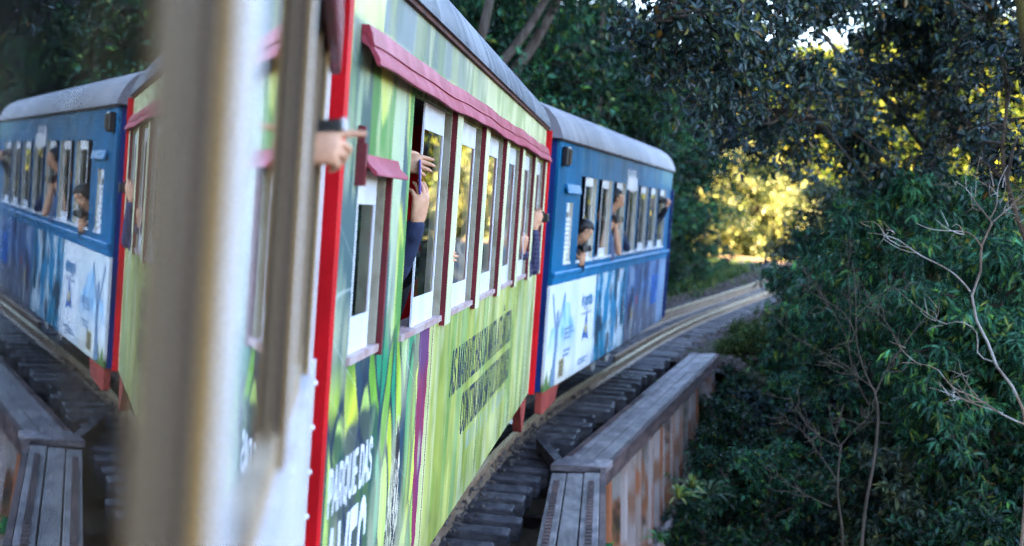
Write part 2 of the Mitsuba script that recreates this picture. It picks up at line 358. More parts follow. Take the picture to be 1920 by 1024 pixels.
# hood over the windows: bent sheet, slightly wavy along its length
def hood(a0, a1, h0, n, out=.085, drop=.0, wave=.012, hh=.15):
    prof = np.array([(.002, h0 + hh), (.028, h0 + hh), (.040, h0 + hh * .55), (out, h0 + hh * .18), (out + .004, h0), (out - .008, h0 - .002), (out - .012, h0 + hh * .12), (.03, h0 + hh * .47), (.002, h0 + hh * .6)])
    V, F = [], []
    for i, a in enumerate(np.linspace(a0, a1, n)):
        k = wave * math.sin(a * 2.1 + .5) + wave * .6 * math.sin(a * 5.3)
        for o, h in prof: V.append((o + (k * .5 if o > .05 else 0), a, h + k + drop * (i / (n - 1))))
    m = len(prof)
    for i in range(n - 1):
        for j in range(m):
            b, c = i * m + j, i * m + (j + 1) % m
            F += [(b, c, c + m), (b, c + m, b + m)]
    for j in range(1, m - 1): F += [(0, j + 1, j), ((n - 1) * m, (n - 1) * m + j, (n - 1) * m + j + 1)]
    return trimesh.Trimesh(V, F, process=False)
hd = q('window_hood', hood(.08, 9.32, 3.065, 60, drop=.03, wave=.005, hh=.125, out=.068), 'm_pinkred', 35)[len(G) + 2:]
q(f'{hd}__top_strip', hood(.075, 9.325, 3.068 + .125 * .5, 60, drop=.03, wave=.005, hh=.068, out=.046), 'm_stripred', 35)
q('window_hood', hood(.155, .81, 2.70, 6, wave=0, hh=.07, out=.07), 'm_pinkred', 35)
q('blind_bracket', cat([box(.002, .035, .118, .150, 2.66, 2.805), box(.002, .026, .124, .144, 2.806, 2.865)]), 'm_darkred')
q('end_step', ext_o(sg.Polygon([(8.55, .80), (9.25, .80), (9.22, .62), (9.10, .50), (8.98, .46), (8.80, .60)]), -.10, -.02), 'm_redstep')
# lettering
def letters(txt, a0, h0, height, width, M, key, mat, bold=True, o=.0005):
    m = text_mesh(txt, height, .002, bold)
    v = np.array(m.vertices)
    k = width / (v[:, 0].max() - v[:, 0].min())
    nv = np.stack([v[:, 2] + o, (v[:, 0] - v[:, 0].min()) * k + a0, v[:, 1] + h0], 1)
    return put(key, trimesh.Trimesh(nv, m.faces, process=False), mat, False, M)
letters('AS MARAVILHAS DA MATA ATLÂNTICA', 3.08, 1.555, .255, 3.66, M_GREEN, f'{G}__lettering', 'm_ink', False)
letters('CONTINUAM EM FOZ DO IGUAÇU', 3.68, 1.25, .245, 3.08, M_GREEN, f'{G}__lettering', 'm_ink', False)
letters('PARQUE DAS', .02, 1.53, .16, .78, M_GREEN, f'{G}__lettering', 'm_white')
letters('AVES', .02, .96, .50, .74, M_GREEN, f'{G}__lettering', 'm_white')

# blue coach
B = uniq(G) and 'passenger_coach_001'
bw_ = [(.62, .98, 2.06, 2.70, .02)] + [(1.42 + 1.235 * k, 1.42 + 1.235 * k + 1.10, 2.055, 3.0, .38) for k in range(7)]
q = coach(B, M_BLUE, 10.75, .74, 3.34, bw_, dict(side='m_blueside', end='m_navy', roof='m_roofblue', jamb='m_jambblue', frame='m_alu', sill='m_alu', gutter='m_under', toprail=.10, botrail=.10), rec=.012, far=.20)
tag(B, 'blue passenger coach with pale grey roof and printed travel pictures below its windows', 'train coach')
q('belt_moulding', cat([box(.001, .045, .0, 10.75, 1.925, 1.975, .008), box(.001, .02, .0, 10.75, 1.85, 1.924)]), 'm_bluelight')
q('end_post', box(.001, .04, 10.66, 10.76, .78, 3.02), 'm_navy')
for i in range(9):
    q('window__slat', box(-.06, -.012, .66, .94, 2.10 + i * .05, 2.135 + i * .05), 'm_white')
q('window_hood', hood(.40, 1.22, 2.80, 6, wave=0, hh=.09, out=.045), 'm_bluelight', 35)
q('lamp_box', cat([box(.002, .075, .10, .27, 3.07, 3.27, .015), box(.075, .088, .12, .25, 3.10, 3.24)]), 'm_black')
q('number_board', cat([box(.001, .006, 5.1, 6.1, 2.92, 3.10)] + [box(.001, .006, a, a + .09, 3.10, 3.20) for a in (5.12, 5.36, 5.6, 5.8)]), 'm_white')
q('end_step', ext_o(sg.Polygon([(0.02, .735), (.95, .735), (.80, .56), (.10, .50), (.02, .52)]), -.08, -.015), 'm_redstep')
letters('Argentina', 2.02, 1.50, .14, .78, M_BLUE, f'{B}__lettering', 'm_bluelight', True, .0006)
prin('m_printblue', (.02, .10, .34), .45)
prin('m_printyellow', (.70, .56, .16), .45)
prin('m_printtan', (.38, .30, .14), .5)
prin('m_printgrey', (.16, .24, .36), .5)
em = []
for th in (90, 210, 330):                                  # three-pointed ribbon emblem
    t = math.radians(th)
    c, s = math.cos(t), math.sin(t)
    pts = [(.0, -.055), (.10, -.075), (.24, -.02), (.26, .0), (.14, .02), (.10, .075), (.0, .055)]
    em.append(sg.Polygon([(2.42 + x * c - y * s, 1.22 + x * s + y * c) for x, y in pts]))
q('emblem', ext_o(unary_union(em).buffer(.004), .0006, .0026), 'm_printblue')
q('emblem__centre', ext_o(sg.Point(2.42, 1.22).buffer(.06), .0026, .004), 'm_printyellow')
# printed woman with raised arms, text rows and ticket block
fig = unary_union([sg.LineString([(.40, .80), (.52, 1.22)]).buffer(.05), sg.LineString([(.52, .80), (.54, 1.22)]).buffer(.05), sg.LineString([(.53, 1.15), (.53, 1.36)]).buffer(.085),
                   sg.LineString([(.48, 1.36), (.34, 1.50), (.20, 1.72)]).buffer(.032), sg.LineString([(.58, 1.36), (.74, 1.50), (.88, 1.70)]).buffer(.032), sg.Point(.53, 1.49).buffer(.07)])
q('printed_figure', ext_o(fig, .0006, .0026), 'm_printgrey')
for bx_ in [sg.box(.98, h, .98 + w, h + .028) for h, w in ((1.30, .55), (1.25, .62), (1.20, .40), (1.06, .45), (1.01, .38))] + [sg.box(2.0, .86, 2.7, .885), sg.box(2.0, .82, 2.55, .845), sg.box(2.05, 1.40, 2.75, 1.42)]: q('printed_line', ext_o(bx_, .0006, .0026), 'm_printgrey')
q('printed_block', ext_o(sg.box(.78, .80, 1.08, 1.0), .0006, .0022), 'm_printtan')
q('printed_block__bar', ext_o(unary_union([sg.box(.79, h, 1.07, h + .02) for h in (.82, .86, .90, .95)]), .0022, .003), 'm_ink')

# nearest coach, whose window the picture is taken from
N_ = 'passenger_coach_002'
nw = []
for k in range(8):
    Zj = 3.49 - 1.32 * k
    a1 = (Zj - 4.2) / math.cos(math.radians(6.6))
    nw.append((a1 - 1.07, a1, 2.16, 3.10, -.32 if k == 0 else .0))
nw_ = [(a0 + 12.0, a1 + 12.0, h0, h1, op) for a0, a1, h0, h1, op in nw]
M_NEARC = M_NEAR.copy(); M_NEARC[:3, 3] -= 12.0 * M_NEAR[:3, 1]
q = coach(N_, M_NEARC, 12.0, .80, 3.42, nw_, dict(side='m_nearwhite', end='m_nearwhite', roof='m_roofgreen', jamb='m_nearjamb', thick=.03, frame='m_nearframe', sill='m_nearwhite', gutter='m_under', toprail=.06, botrail=.06), rec=.006, gl=.015)
tag(N_, 'nearest passenger coach, close at the left, with brown window frames and mirror-like panes', 'train coach')
q('window_hood', box(.001, .030, 8.5, 11.85, 2.955, 3.12, .006), 'm_darkred')
for k in range(8):
    a1 = nw_[k][1]
    w = 'window' if k == 0 else 'window_%03d' % k
    q(f'{w}__moulding', box(-.0045, .004, a1 - .014, a1 + .012, 2.165, 3.095), 'm_nearochre')
    q(f'{w}__sash_panel', box(-.0206, -.0185, a1 - .137, a1 - .0345, 2.225, 3.035), 'm_sash')
    q(f'{w}__seal', box(-.0184, -.0085, a1 - .072, a1 - .058, 2.24, 3.03), 'm_brown')
    q(f'{w}__sash_stile', box(-.0206, -.0165, a1 - .148, a1 - .1375, 2.225, 3.035), 'm_sash')
    q(f'{w}__track', box(-.0055, -.001, a1 - .040, a1 - .034, 2.17, 3.09), 'm_brown')
q('lower_panel', box(.001, .012, .0, 11.95, .82, 2.135), 'm_nearwhite')
for h in np.arange(.9, 2.1, .13): q('lower_panel__rivet', trimesh.creation.icosphere(1, .009).apply_translation((.012, 11.9, h)), 'm_white')

# ------------------------------------------------------------------ track line
from scipy.interpolate import CubicSpline
RR = np.array([(5.6, -40), (2.0, -25), (.35, -12), (-.95, 0), (-1.15, 5), (-.62, 12), (.315, 18.3), (1.72, 24.3), (3.14, 30.1), (4.45, 34.9), (9.35, 50.4), (13.5, 66), (15.5, 78), (15.2, 90), (12.3, 102), (6.5, 115), (-2, 132)], float)
_s = np.r_[0, np.cumsum(np.linalg.norm(np.diff(RR, axis=0), axis=1))]
_cs = CubicSpline(_s, RR)
SS = np.arange(0, _s[-1], .25)
RXY = _cs(SS); TXY = _cs(SS, 1); TXY /= np.linalg.norm(TXY, axis=1, keepdims=True)
NXY = np.stack([TXY[:, 1], -TXY[:, 0]], 1)                 # towards the right
CXY = RXY - NXY * .535
from scipy.spatial import cKDTree
KD = cKDTree(CXY)
def offset(x, y):
    q = np.stack([np.ravel(x), np.ravel(y)], 1)
    _, i = KD.query(q)
    return ((q - CXY[i]) * NXY[i]).sum(1).reshape(np.shape(x))
def sstep(a, b, x):
    t = np.clip((x - a) / (b - a), 0, 1); return t * t * (3 - 2 * t)
def ground_z(x, y):
    x, y = np.asarray(x, float), np.asarray(y, float)
    s = offset(x, y)
    pts = np.stack([x, y, np.zeros_like(x)], -1)
    n1, n2 = nfbm(pts * .16, 4, 3) - .5, nfbm(pts * .9, 3, 9) - .5
    hill = np.clip(-s - 2.3, 0, 60)
    hh = np.minimum(hill * 1.15 + np.clip(hill - 4, 0, 60) * .6, 78 + hill * .05) * (1 - .95 * sstep(-14, 0, y - 41 + .95 * np.clip(hill - 30, 0, 60))) + n1 * np.clip(hill, 0, 5) * .7
    left = -.28 + hh
    bed = -.26 + n2 * .10
    out = np.clip(s - 2.2, 0, 200)
    right = -.3 - np.minimum(out * .72, 13) + np.clip(out - 30, 0, 60) * .42 + n1 * np.clip(out, 0, 8) * .45
    land = np.where(s < -1.75, left, np.where(s < 2.2, bed, right)) + n2 * .12 * (np.abs(s) > 2.0)
    gorge = -8.5 - np.clip(s, 0, 12) * .5 + n1 * 3
    k = sstep(27.6, 26.9, y) * sstep(-2.35, -1.95, s)
    return land * (1 - k) + np.minimum(land, gorge) * k
def grid(xs, ys):
    X, Y = np.meshgrid(xs, ys, indexing='ij')
    Z = ground_z(X, Y)
    n, m = X.shape
    i = np.arange(n * m).reshape(n, m)
    f = np.concatenate([np.stack([i[:-1, :-1], i[1:, :-1], i[1:, 1:]], -1).reshape(-1, 3), np.stack([i[:-1, :-1], i[1:, 1:], i[:-1, 1:]], -1).reshape(-1, 3)])
    return trimesh.Trimesh(np.stack([X, Y, Z], -1).reshape(-1, 3), f, process=False)
def soil(p, n, uv):
    f = fbm(p.x * 1.1, p.y * 1.1, p.z * 1.1, 4)
    c = mix((.045, .034, .026), (.028, .034, .016), smoothstep(.4, .6, f))
    return mix(c, (.09, .075, .065), smoothstep(.62, .8, fbm(p.x * 6.0, p.y * 6.0, p.z * 6.0, 3)))
prin('m_soil', proc(soil), .95, .2)
xs = np.unique(np.r_[np.linspace(-320, -60, 14), np.linspace(-60, -14, 40), np.linspace(-14, 30, 150), np.linspace(30, 130, 60), np.linspace(130, 420, 14)])
ys = np.unique(np.r_[np.linspace(-120, -20, 20), np.linspace(-20, 5, 35), np.linspace(5, 100, 260), np.linspace(100, 190, 50), np.linspace(190, 520, 18)])
put('ground', grid(xs, ys), 'm_soil', True); tag('ground', 'dark forest floor falling away to the right of the line', kind='structure')

# ------------------------------------------------------------------ track
def woodfn(c1, c2, f=3.0):
    def fn(p, n, uv):
        g = fbm(p.x * 3.0 * f, p.y * 1.3 * f, p.z * 6.0 * f, 4)
        return mix(c1, c2, smoothstep(.35, .7, g)) * (.75 + .4 * noise(p.x * 40.0, p.y * 8.0, p.z * 60.0))
    return proc(fn)
prin('m_sleeper', woodfn((.030, .026, .032), (.075, .066, .072)), .6, .5)
prin('m_sleeperpale', woodfn((.055, .048, .052), (.12, .108, .112)), .6, .5)
prin('m_plank', woodfn((.085, .068, .075), (.22, .185, .19), 2.0), .55, .5)
prin('m_plankdark', woodfn((.10, .085, .085), (.19, .165, .16), 2.0), .6, .5)
prin('m_fascia', woodfn((.045, .028, .028), (.10, .06, .055), 2.0), .7, .4)
prin('m_railside', speck((.16, .095, .055), (.26, .18, .11), 8, 8), .6, .4)
prin('m_railtop', (.62, .50, .30), .4, .5, .3)
def gird(p, n, uv):
    v = fbm(p.x * 9.0 + p.y * 9.0, 1.0, p.z * .9, 4)
    c = mix((.20, .165, .15), (.36, .32, .31), smoothstep(.35, .6, v))
    r = fbm(p.x * 3.4, p.y * 3.4, p.z * 1.0 + 5.0, 4)
    c = mix(c, (.30, .12, .06), smoothstep(.52, .64, r))
    c = mix(c, (.055, .035, .025), smoothstep(.55, .72, fbm(p.x * 5.0, p.y * 5.0, p.z * 2.2 + 9.0, 4)))
    return mix(c, (.06, .07, .03), smoothstep(.6, .75, fbm(p.x * 2.0, p.y * 2.0, p.z * 3.0, 3)) * .7)
prin('m_girder', proc(gird), .7, .4)
prin('m_girderpale', speck((.44, .36, .35), (.28, .14, .09), 3.0, 1.1, .52, .70), .7, .4)
prin('m_girderrust', speck((.36, .13, .06), (.36, .27, .24), 4.0, 1.3, .42, .6), .75, .4)
prin('m_girderweb', speck((.15, .13, .085), (.065, .055, .035), 3.5, 1.2, .4, .65), .8, .3)
prin('m_stone', speck((.10, .09, .085), (.04, .042, .035), 2.5, 2.5), .9, .3)
def ballast(p, n, uv):
    d1, d2, r = voronoi(p.x * 16.0, p.y * 16.0)
    c = mix((.022, .018, .022), (.11, .092, .10), r) * (.4 + .6 * smoothstep(.0, .3, d2 - d1))
    return mix(c, (.03, .024, .018), smoothstep(.45, .65, fbm(p.x * 1.3, p.y * 1.3, 2.0, 3)) * .8)
prin('m_ballast', proc(ballast), .85, .3)
prin('m_rock', speck((.06, .045, .04), (.15, .12, .11), 14, 14), .85, .3)
def at_s(i, s, z): 
    c = CXY[i] + NXY[i] * s
    return np.array([c[0], c[1], z])
TILT = .07
def sweep(prof, i0, i1, step, s0):
    """profile (ds, dz) swept along the track at offset s0"""
    idx = np.arange(i0, i1, step)
    V, F, m = [], [], len(prof)
    for i in idx:
        for ds, dz in prof: V.append(at_s(i, s0 + ds, dz - TILT * (s0 + ds - .535)))
    for k in range(len(idx) - 1):
        for j in range(m):
            b, c = k * m + j, k * m + (j + 1) % m
            F += [(b, b + m, c + m), (b, c + m, c)]
    return trimesh.Trimesh(V, F, process=False)
RP = [(-.0325, 0), (.0325, 0), (.034, -.035), (.012, -.05), (.012, -.115), (.06, -.14), (-.06, -.14), (-.012, -.115), (-.012, -.05), (-.034, -.035)]
i_of = lambda Y: int(np.argmin(np.abs(CXY[:, 1] - Y)))
IA, IB, IF = i_of(-14), i_of(27.2), i_of(112)
tag('railway_track', 'curving single railway track on dark wooden sleepers', kind='structure')
CH = [(-.033, .0), (.033, .0), (.033, -.034), (-.033, -.034)]
for s0 in (.535, -.535):
    k = put('railway_track__rail', sweep([(a, b - .004) for a, b in RP], IA, IF, 2, s0), 'm_railside', 30)
    put(f'{k}__running_surface', sweep([(-.029, .002), (.029, .002), (.029, -.002), (-.029, -.002)], IA, IF, 2, s0), 'm_railtop')
for s0 in (.30, -.30): put('railway_track__guard_rail', sweep([(a, b - .012) for a, b in RP], i_of(26), i_of(70), 2, s0), 'm_railside', 30)
sl = [mikit.ply(box(-1.12, 1.12, -.135, .135, -.33, -.143, .014), m) for m in ('m_sleeper', 'm_sleeperpale')]
ns = 0
for i in np.arange(i_of(4), i_of(74), 2):
    y = CXY[i, 1]
    th = math.atan2(TXY[i, 0], TXY[i, 1])
    j = rng.uniform(-.07, .07) if y < 27 else rng.uniform(-.03, .03)
    M = np.eye(4)
    r, t = NXY[i], TXY[i]
    yaw = rng.uniform(-.02, .02)
    M[:3, 0] = [r[0] + yaw * t[0], r[1] + yaw * t[1], -TILT]; M[:3, 1] = [t[0] - yaw * r[0], t[1] - yaw * r[1], 0]; M[:3, 2] = np.cross(M[:3, 0], M[:3, 1])
    M[:3, :3] /= np.linalg.norm(M[:3, :3], axis=0)
    c = CXY[i] + NXY[i] * j
    M[:3, 3] = [c[0], c[1], TILT * .535 + rng.uniform(-.025, .0)]
    S = np.diag([rng.uniform(.96, 1.06), rng.uniform(.85, 1.1), 1, 1])
    again('railway_track__sleeper', sl[int(rng.random() < .3)], M @ S)
bed = sweep([(-2.1, -.235), (-1.3, -.20), (0, -.195), (1.3, -.20), (2.1, -.33), (2.4, -.6), (-2.3, -.6)], i_of(27.6), IF, 3, 0)
put('ballast', bed, 'm_ballast'); tag('ballast', 'grey crushed stone bed under the far track', kind='structure')
# loose stones and litter along the near rail
def rocks(n, yr, sr, zf, size, seed):
    r = np.random.default_rng(seed); out = []
    base = trimesh.creation.icosphere(0)
    for _ in range(n):
        i = i_of(r.uniform(*yr)); s = r.uniform(*sr)
        v = base.vertices * r.uniform(.6, 1.2, (1, 3)) * r.uniform(.5, 1.3) * size * r.uniform(.85, 1.15, (12, 1))
        q = at_s(i, s, zf - TILT * (s - .535)) + np.array([r.uniform(-.12, .12), r.uniform(-.12, .12), 0])
        out.append(trimesh.Trimesh(v + q, base.faces, process=False))
    return cat(out)
put('loose_stones', cat([rocks(160, (9, 27), (.59, .70), -.135, .018, 5), rocks(420, (8.5, 22), (.56, .61), -.08, .022, 15)]), 'm_rock'); tag('loose_stones', 'dark stones and litter lying along the near rail', kind='stuff')
put('shoulder_gravel', cat([rocks(2200, (27.5, 62), (.75, 2.6), -.19, .05, 6), rocks(1600, (30, 66), (-1.9, -.6), -.17, .05, 8)]), 'm_rock'); tag('shoulder_gravel', 'loose gravel spread on both sides of the far track', kind='stuff')

# ------------------------------------------------------------------ bridge
tag('railway_bridge', 'rusty steel girder bridge with a plank walkway along its edge', 'bridge')
K0, K1, K2 = np.array([-.36, -5.0]), np.array([.94, 14.7]), np.array([3.92, 27.0])
def spanframe(a, b, z):
    d = (b - a) / np.linalg.norm(b - a); r = np.array([d[1], -d[0]])
    M = np.eye(4); M[:2, 0] = r; M[:2, 1] = d; M[:3, 3] = [a[0], a[1], z]
    return M, np.linalg.norm(b - a)
for si, (a, b) in enumerate(((K0, K1), (K1, K2))):
    M, L = spanframe(a, b, -.05)
    q = lambda part, mesh, m, sm=False: put(f'railway_bridge__{part}', mesh, m, sm, M)
    st = 0.0 if si == 0 else .42
    wk = q('walkway', box(-.50, -.02, st, L - (.30 if si == 0 else 0), -.13, -.062), 'm_fascia')[len('railway_bridge__'):]
    x = -.52
    for k, w in enumerate((.16, .17, .17)):
        y = st
        pl = [L - .34] if si == 0 else [3.0, 6.1, 9.3, L]
        if si == 0: pl = [6.0, 12.2, 15.4, 17.6, L - .34]
        for e in pl:
            q(f'{wk}__plank', box(x + .006, x + w - .006, y + .006, e - .006, -.06 + rng.uniform(-.006, 0), rng.uniform(-.004, .004), .006), ('m_plank', 'm_plankdark')[int(rng.random() < .4)])
            y = e
        x += w
    if si == 0:
        for xx in (-.445, -.105):
            for yy in np.arange(L - 5.4, L - .9, .13):
                q(f'{wk}__cleat', box(xx - .028, xx + .028, yy, yy + .075, .0045, .03), 'm_fascia')
    else:
        for yy in np.arange(.6, 6.0, .13):
            q(f'{wk}__cleat', box(-.49, -.43, yy, yy + .07, .0045, .02), 'm_fascia')
    q('edge_beam', box(-.018, .035, 0 if si else 0, L, -.20 if si else -.16, -.012), 'm_fascia')
    q('girder', box(-.22, -.19, 0, L, -1.72, -.21), 'm_girderweb')
    q('bottom_flange', box(-.42, .02, 0, L, -1.78, -1.725), 'm_girder')
    q('top_flange', box(-.42, -.05, 0, L, -.205, -.165), 'm_girder')
    ys_ = np.arange(.25, L, .55 if si else 1.0)
    for n_, yy in enumerate(ys_):
        w = .03 if n_ % 2 else .055
        q('stiffener', cat([box(-.188, -.03 - .03 * (n_ % 2), yy, yy + .03, -1.722, -.208)]), ('m_girderpale', 'm_girderrust', 'm_girder', 'm_girderpale')[n_ % 4])
        q('stiffener_cap', box(-.06, -.045, yy + .031, yy + .031 + w, -1.722, -.208), ('m_girderrust', 'm_girderpale', 'm_girderpale', 'm_girderrust')[(n_ * 7 + n_ // 3) % 4])
    q('girder', box(-2.25, -2.22, 0, L, -1.72, -.21), 'm_girderweb')
    for yy in np.arange(.8, L, 1.9): q('cross_beam', box(-2.2, -.24, yy, yy + .12, -1.3, -1.15), 'm_fascia')
    if si:
        q('walkway_joint', box(-.55, .045, -.02, .40, -.06, .010, .006), 'm_plank')
# bearer, pier and abutment
M1, _ = spanframe(K1, K2, -.05)
put('railway_bridge__brace', cat([trimesh.creation.box((.10, 1.5, .14)).apply_transform(trimesh.transformations.rotation_matrix(.35, [0, 0, 1])).apply_translation((-.78, 1.0, -.06))]), 'm_sleeper', False, M1)
put('railway_bridge__pier', box(-2.5, .1, -.8, .6, -12, -1.79, .03), 'm_stone', False, M1)
M2, L2 = spanframe(K1, K2, -.05)
abut = put('railway_bridge__abutment', box(-3.4, -.1, L2 - 3.0, L2 + 1.6, -9.5, -1.80, .03), 'm_stone', False, M2)
put('railway_bridge__abutment', box(-3.2, -.12, L2 + .05, L2 + .9, -1.79, -.40, .03), 'm_stone', False, M2)
put('railway_bridge__kicker_strut', tube([(.02, 3.3, -1.9), (.06, 5.3, -1.62)], .06, 6), 'm_girderpale', False, M1)

# ------------------------------------------------------------------ foliage
def vcol(key, rough, spec, thin=False, trans=.5):
    c = {'type': 'mesh_attribute', 'name': 'vertex_color'}
    if thin: scene[key] = {'type': 'principledthin', 'base_color': c, 'roughness': rough, 'diff_trans': trans, 'spec_trans': 0.0, 'eta': 1.4}
    else: scene[key] = {'type': 'twosided', 'bsdf': {'type': 'principled', 'base_color': c, 'roughness': rough, 'specular': spec}}
    return key
vcol('m_leafgloss', .42, .28); vcol('m_leaf', .55, .18); vcol('m_canopyleaf', .38, .50); vcol('m_leafthin', .5, .4, True, 1.0)
def barkfn(c1, c2, moss=None):
    def fn(p, n, uv):
        c = mix(c1, c2, smoothstep(.35, .7, fbm(p.x * 14.0, p.y * 14.0, p.z * 3.0, 4)))
        if moss: c = mix(c, moss, smoothstep(.5, .68, fbm(p.x * 4.0, p.y * 4.0, p.z * 2.0, 3)))
        return c
    return proc(fn)
prin('m_bark', barkfn((.055, .040, .032), (.11, .09, .078)), .9, .3)
prin('m_barkmoss', barkfn((.055, .036, .022), (.11, .075, .05), (.10, .08, .02)), .9, .3)
prin('m_barkpale', barkfn((.22, .15, .11), (.12, .08, .06), (.36, .33, .31)), .8, .3)
prin('m_twig', barkfn((.085, .066, .054), (.05, .04, .03)), .9, .3)
def unit(v): return v / (np.linalg.norm(v, axis=-1, keepdims=True) + 1e-9)
def leaves(pos, axis, up, length, width, r, six=False, fold=.18):
    n = len(pos)
    axis = unit(axis); side = unit(np.cross(axis, up)); up = np.cross(side, axis)
    L, Wd = length[:, None], width[:, None]
    bend = -up * L * r.uniform(.0, .22, (n, 1))
    if six:
        v = np.stack([pos, pos + axis * L * .28 + side * Wd * .42 + up * Wd * fold, pos + axis * L * .68 + side * Wd * .44 + up * Wd * fold + bend * .4, pos + axis * L + bend,
                      pos + axis * L * .68 - side * Wd * .44 + up * Wd * fold + bend * .4, pos + axis * L * .28 - side * Wd * .42 + up * Wd * fold], 1)
        t = np.array([(0, 2, 1), (0, 3, 2), (0, 4, 3), (0, 5, 4)]); m = 6
    else:
        v = np.stack([pos, pos + axis * L * .45 + side * Wd * .5 + up * Wd * fold, pos + axis * L + bend, pos + axis * L * .45 - side * Wd * .5 + up * Wd * fold], 1)
        t = np.array([(0, 2, 1), (0, 3, 2)]); m = 4
    f = (np.arange(n)[:, None, None] * m + t[None]).reshape(-1, 3)
    return v.reshape(-1, 3), f, m
def palette(n, r, cols, w):
    c = np.array(cols)[r.choice(len(cols), n, p=np.array(w) / sum(w))]
    return c * r.uniform(.7, 1.3, (n, 1))
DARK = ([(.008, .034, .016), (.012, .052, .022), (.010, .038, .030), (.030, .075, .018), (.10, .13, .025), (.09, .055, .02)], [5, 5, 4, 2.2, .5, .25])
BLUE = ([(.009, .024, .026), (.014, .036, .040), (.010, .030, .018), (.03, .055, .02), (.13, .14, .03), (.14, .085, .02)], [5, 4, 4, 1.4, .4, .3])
GREEN = ([(.030, .12, .062), (.045, .17, .095), (.085, .21, .045), (.014, .052, .034), (.17, .22, .04)], [4, 4, 2, 4, .6])
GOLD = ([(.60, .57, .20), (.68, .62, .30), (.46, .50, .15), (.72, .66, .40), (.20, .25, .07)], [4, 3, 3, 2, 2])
MID = ([(.05, .10, .025), (.09, .13, .03), (.035, .08, .03), (.15, .16, .035)], [4, 3, 4, 1.5])
def limb_tree(r, H, R, base, nl, trunk_r, lean=0.0, squash=.8, sub=4, up0=.5):
    """trunk and limbs as polylines; returns (tubes, twig points, twig directions)"""
    tr = spline([(0, 0, -6), (0, 0, 0), (lean * .3 + r.normal(0, .04) * H * .3, r.normal(0, .04) * H * .3, H * .45), (lean, r.normal(0, .05) * H * .4, H * .92)], 10)
    tubes = [tube(tr, np.linspace(trunk_r * 1.1, trunk_r * .25, 10), 7)]
    pts, dirs = [], []
    for k in range(nl):
        f = (k + r.uniform(.1, .9)) / nl
        z0 = H * (base + (1 - base) * .92 * f)
        i = np.searchsorted(tr[:, 2], z0); i = min(max(i, 1), 9)
        p0 = tr[i - 1] + (tr[i] - tr[i - 1]) * (z0 - tr[i - 1, 2]) / max(tr[i, 2] - tr[i - 1, 2], 1e-6)
        az = k * 2.399 + r.uniform(-.5, .5)
        reach = R * (1 - .55 * abs(2 * f - .75) ** 1.5) * r.uniform(.7, 1.15)
        d = np.array([math.cos(az), math.sin(az), up0 * r.uniform(.3, 1.3) * (0.4 + f)])
        mid = p0 + d * reach * .5 + r.normal(0, .08, 3) * reach
        end = p0 + np.array([d[0], d[1], d[2] * .75]) * reach + r.normal(0, .1, 3) * reach
        lp = spline([p0, mid, end], 6)
        tubes.append(tube(lp, np.linspace(trunk_r * .38, trunk_r * .08, 6), 5))
        pts.append(lp[3:]); dirs.append(np.repeat((end - mid)[None], 3, 0))
        for j in range(sub):
            t = r.uniform(.3, .95); q0 = lp[int(t * 5)]
            dd = unit(d + r.normal(0, .75, 3)) * reach * r.uniform(.25, .5)
            sp_ = spline([q0, q0 + dd * .55 + r.normal(0, .05, 3) * reach, q0 + dd + np.array([0, 0, -.04 * reach])], 5)
            tubes.append(tube(sp_, np.linspace(trunk_r * .16, trunk_r * .04, 5), 4, False))
            pts.append(sp_[1:]); dirs.append(np.repeat(dd[None], 4, 0))
    return cat(tubes), np.vstack(pts), np.vstack(dirs)
def foliage(r, pts, dirs, n, L, Wd, spread, pal, droop=.2, six=False, rosette=5):
    k = n // rosette
    i = r.integers(0, len(pts), k)
    c = pts[i] + r.normal(0, spread, (k, 3)) * [1, 1, .7]
    d = unit(dirs[i] + r.normal(0, .5, (k, 3)))
    pos = np.repeat(c, rosette, 0); dd = np.repeat(d, rosette, 0)
    ax = unit(dd * .5 + r.normal(0, .75, pos.shape) + [0, 0, -droop])
    pos = pos + ax * r.uniform(0, .35, (len(pos), 1)) * L
    up = unit(np.array([0, 0, 1.0]) + r.normal(0, .45, pos.shape))
    s = r.uniform(.65, 1.25, len(pos))
    v, f, m = leaves(pos, ax, up, L * s, Wd * s * r.uniform(.8, 1.2, len(pos)), r, six)
    tone = np.repeat(palette(k, r, [(1, 1, 1), (.55, .6, .62), (1.5, 1.4, 1.15)], [3, 2.5, 1.3]), rosette, 0)
    col = np.clip(palette(len(pos), r, *pal) * tone, 0, .8)
    return trimesh.Trimesh(v, f, process=False), np.repeat(col, m, 0)
def proto(key, seed, H, R, base, nl, tr, n, L, Wd, spread, pal, mat, bark='m_bark', **kw):
    r = np.random.default_rng(seed)
    wood, pts, dirs = limb_tree(r, H, R, base, nl, tr, kw.pop('lean', 0), sub=kw.pop('sub', 4), up0=kw.pop('up0', .5))
    fm, col = foliage(r, pts, dirs, n, L, Wd, spread, pal, **kw)
    scene[key] = {'type': 'shapegroup', 'trunk': mikit.ply(wood, bark, 40), 'crown': mikit.ply(fm, mat, False, None, col)}
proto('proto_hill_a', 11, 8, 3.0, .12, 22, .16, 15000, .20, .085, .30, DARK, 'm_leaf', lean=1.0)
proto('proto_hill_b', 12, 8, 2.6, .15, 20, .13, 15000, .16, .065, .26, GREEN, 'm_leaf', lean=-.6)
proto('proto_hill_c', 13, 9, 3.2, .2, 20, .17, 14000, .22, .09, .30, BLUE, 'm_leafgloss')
proto('proto_shrub_a', 21, 2.6, 1.35, .12, 15, .05, 7000, .115, .036, .075, GREEN, 'm_leafgloss', droop=.7, up0=.6)
proto('proto_shrub_b', 22, 2.8, 1.4, .15, 14, .05, 6200, .115, .047, .075, DARK, 'm_leafgloss', droop=.35)
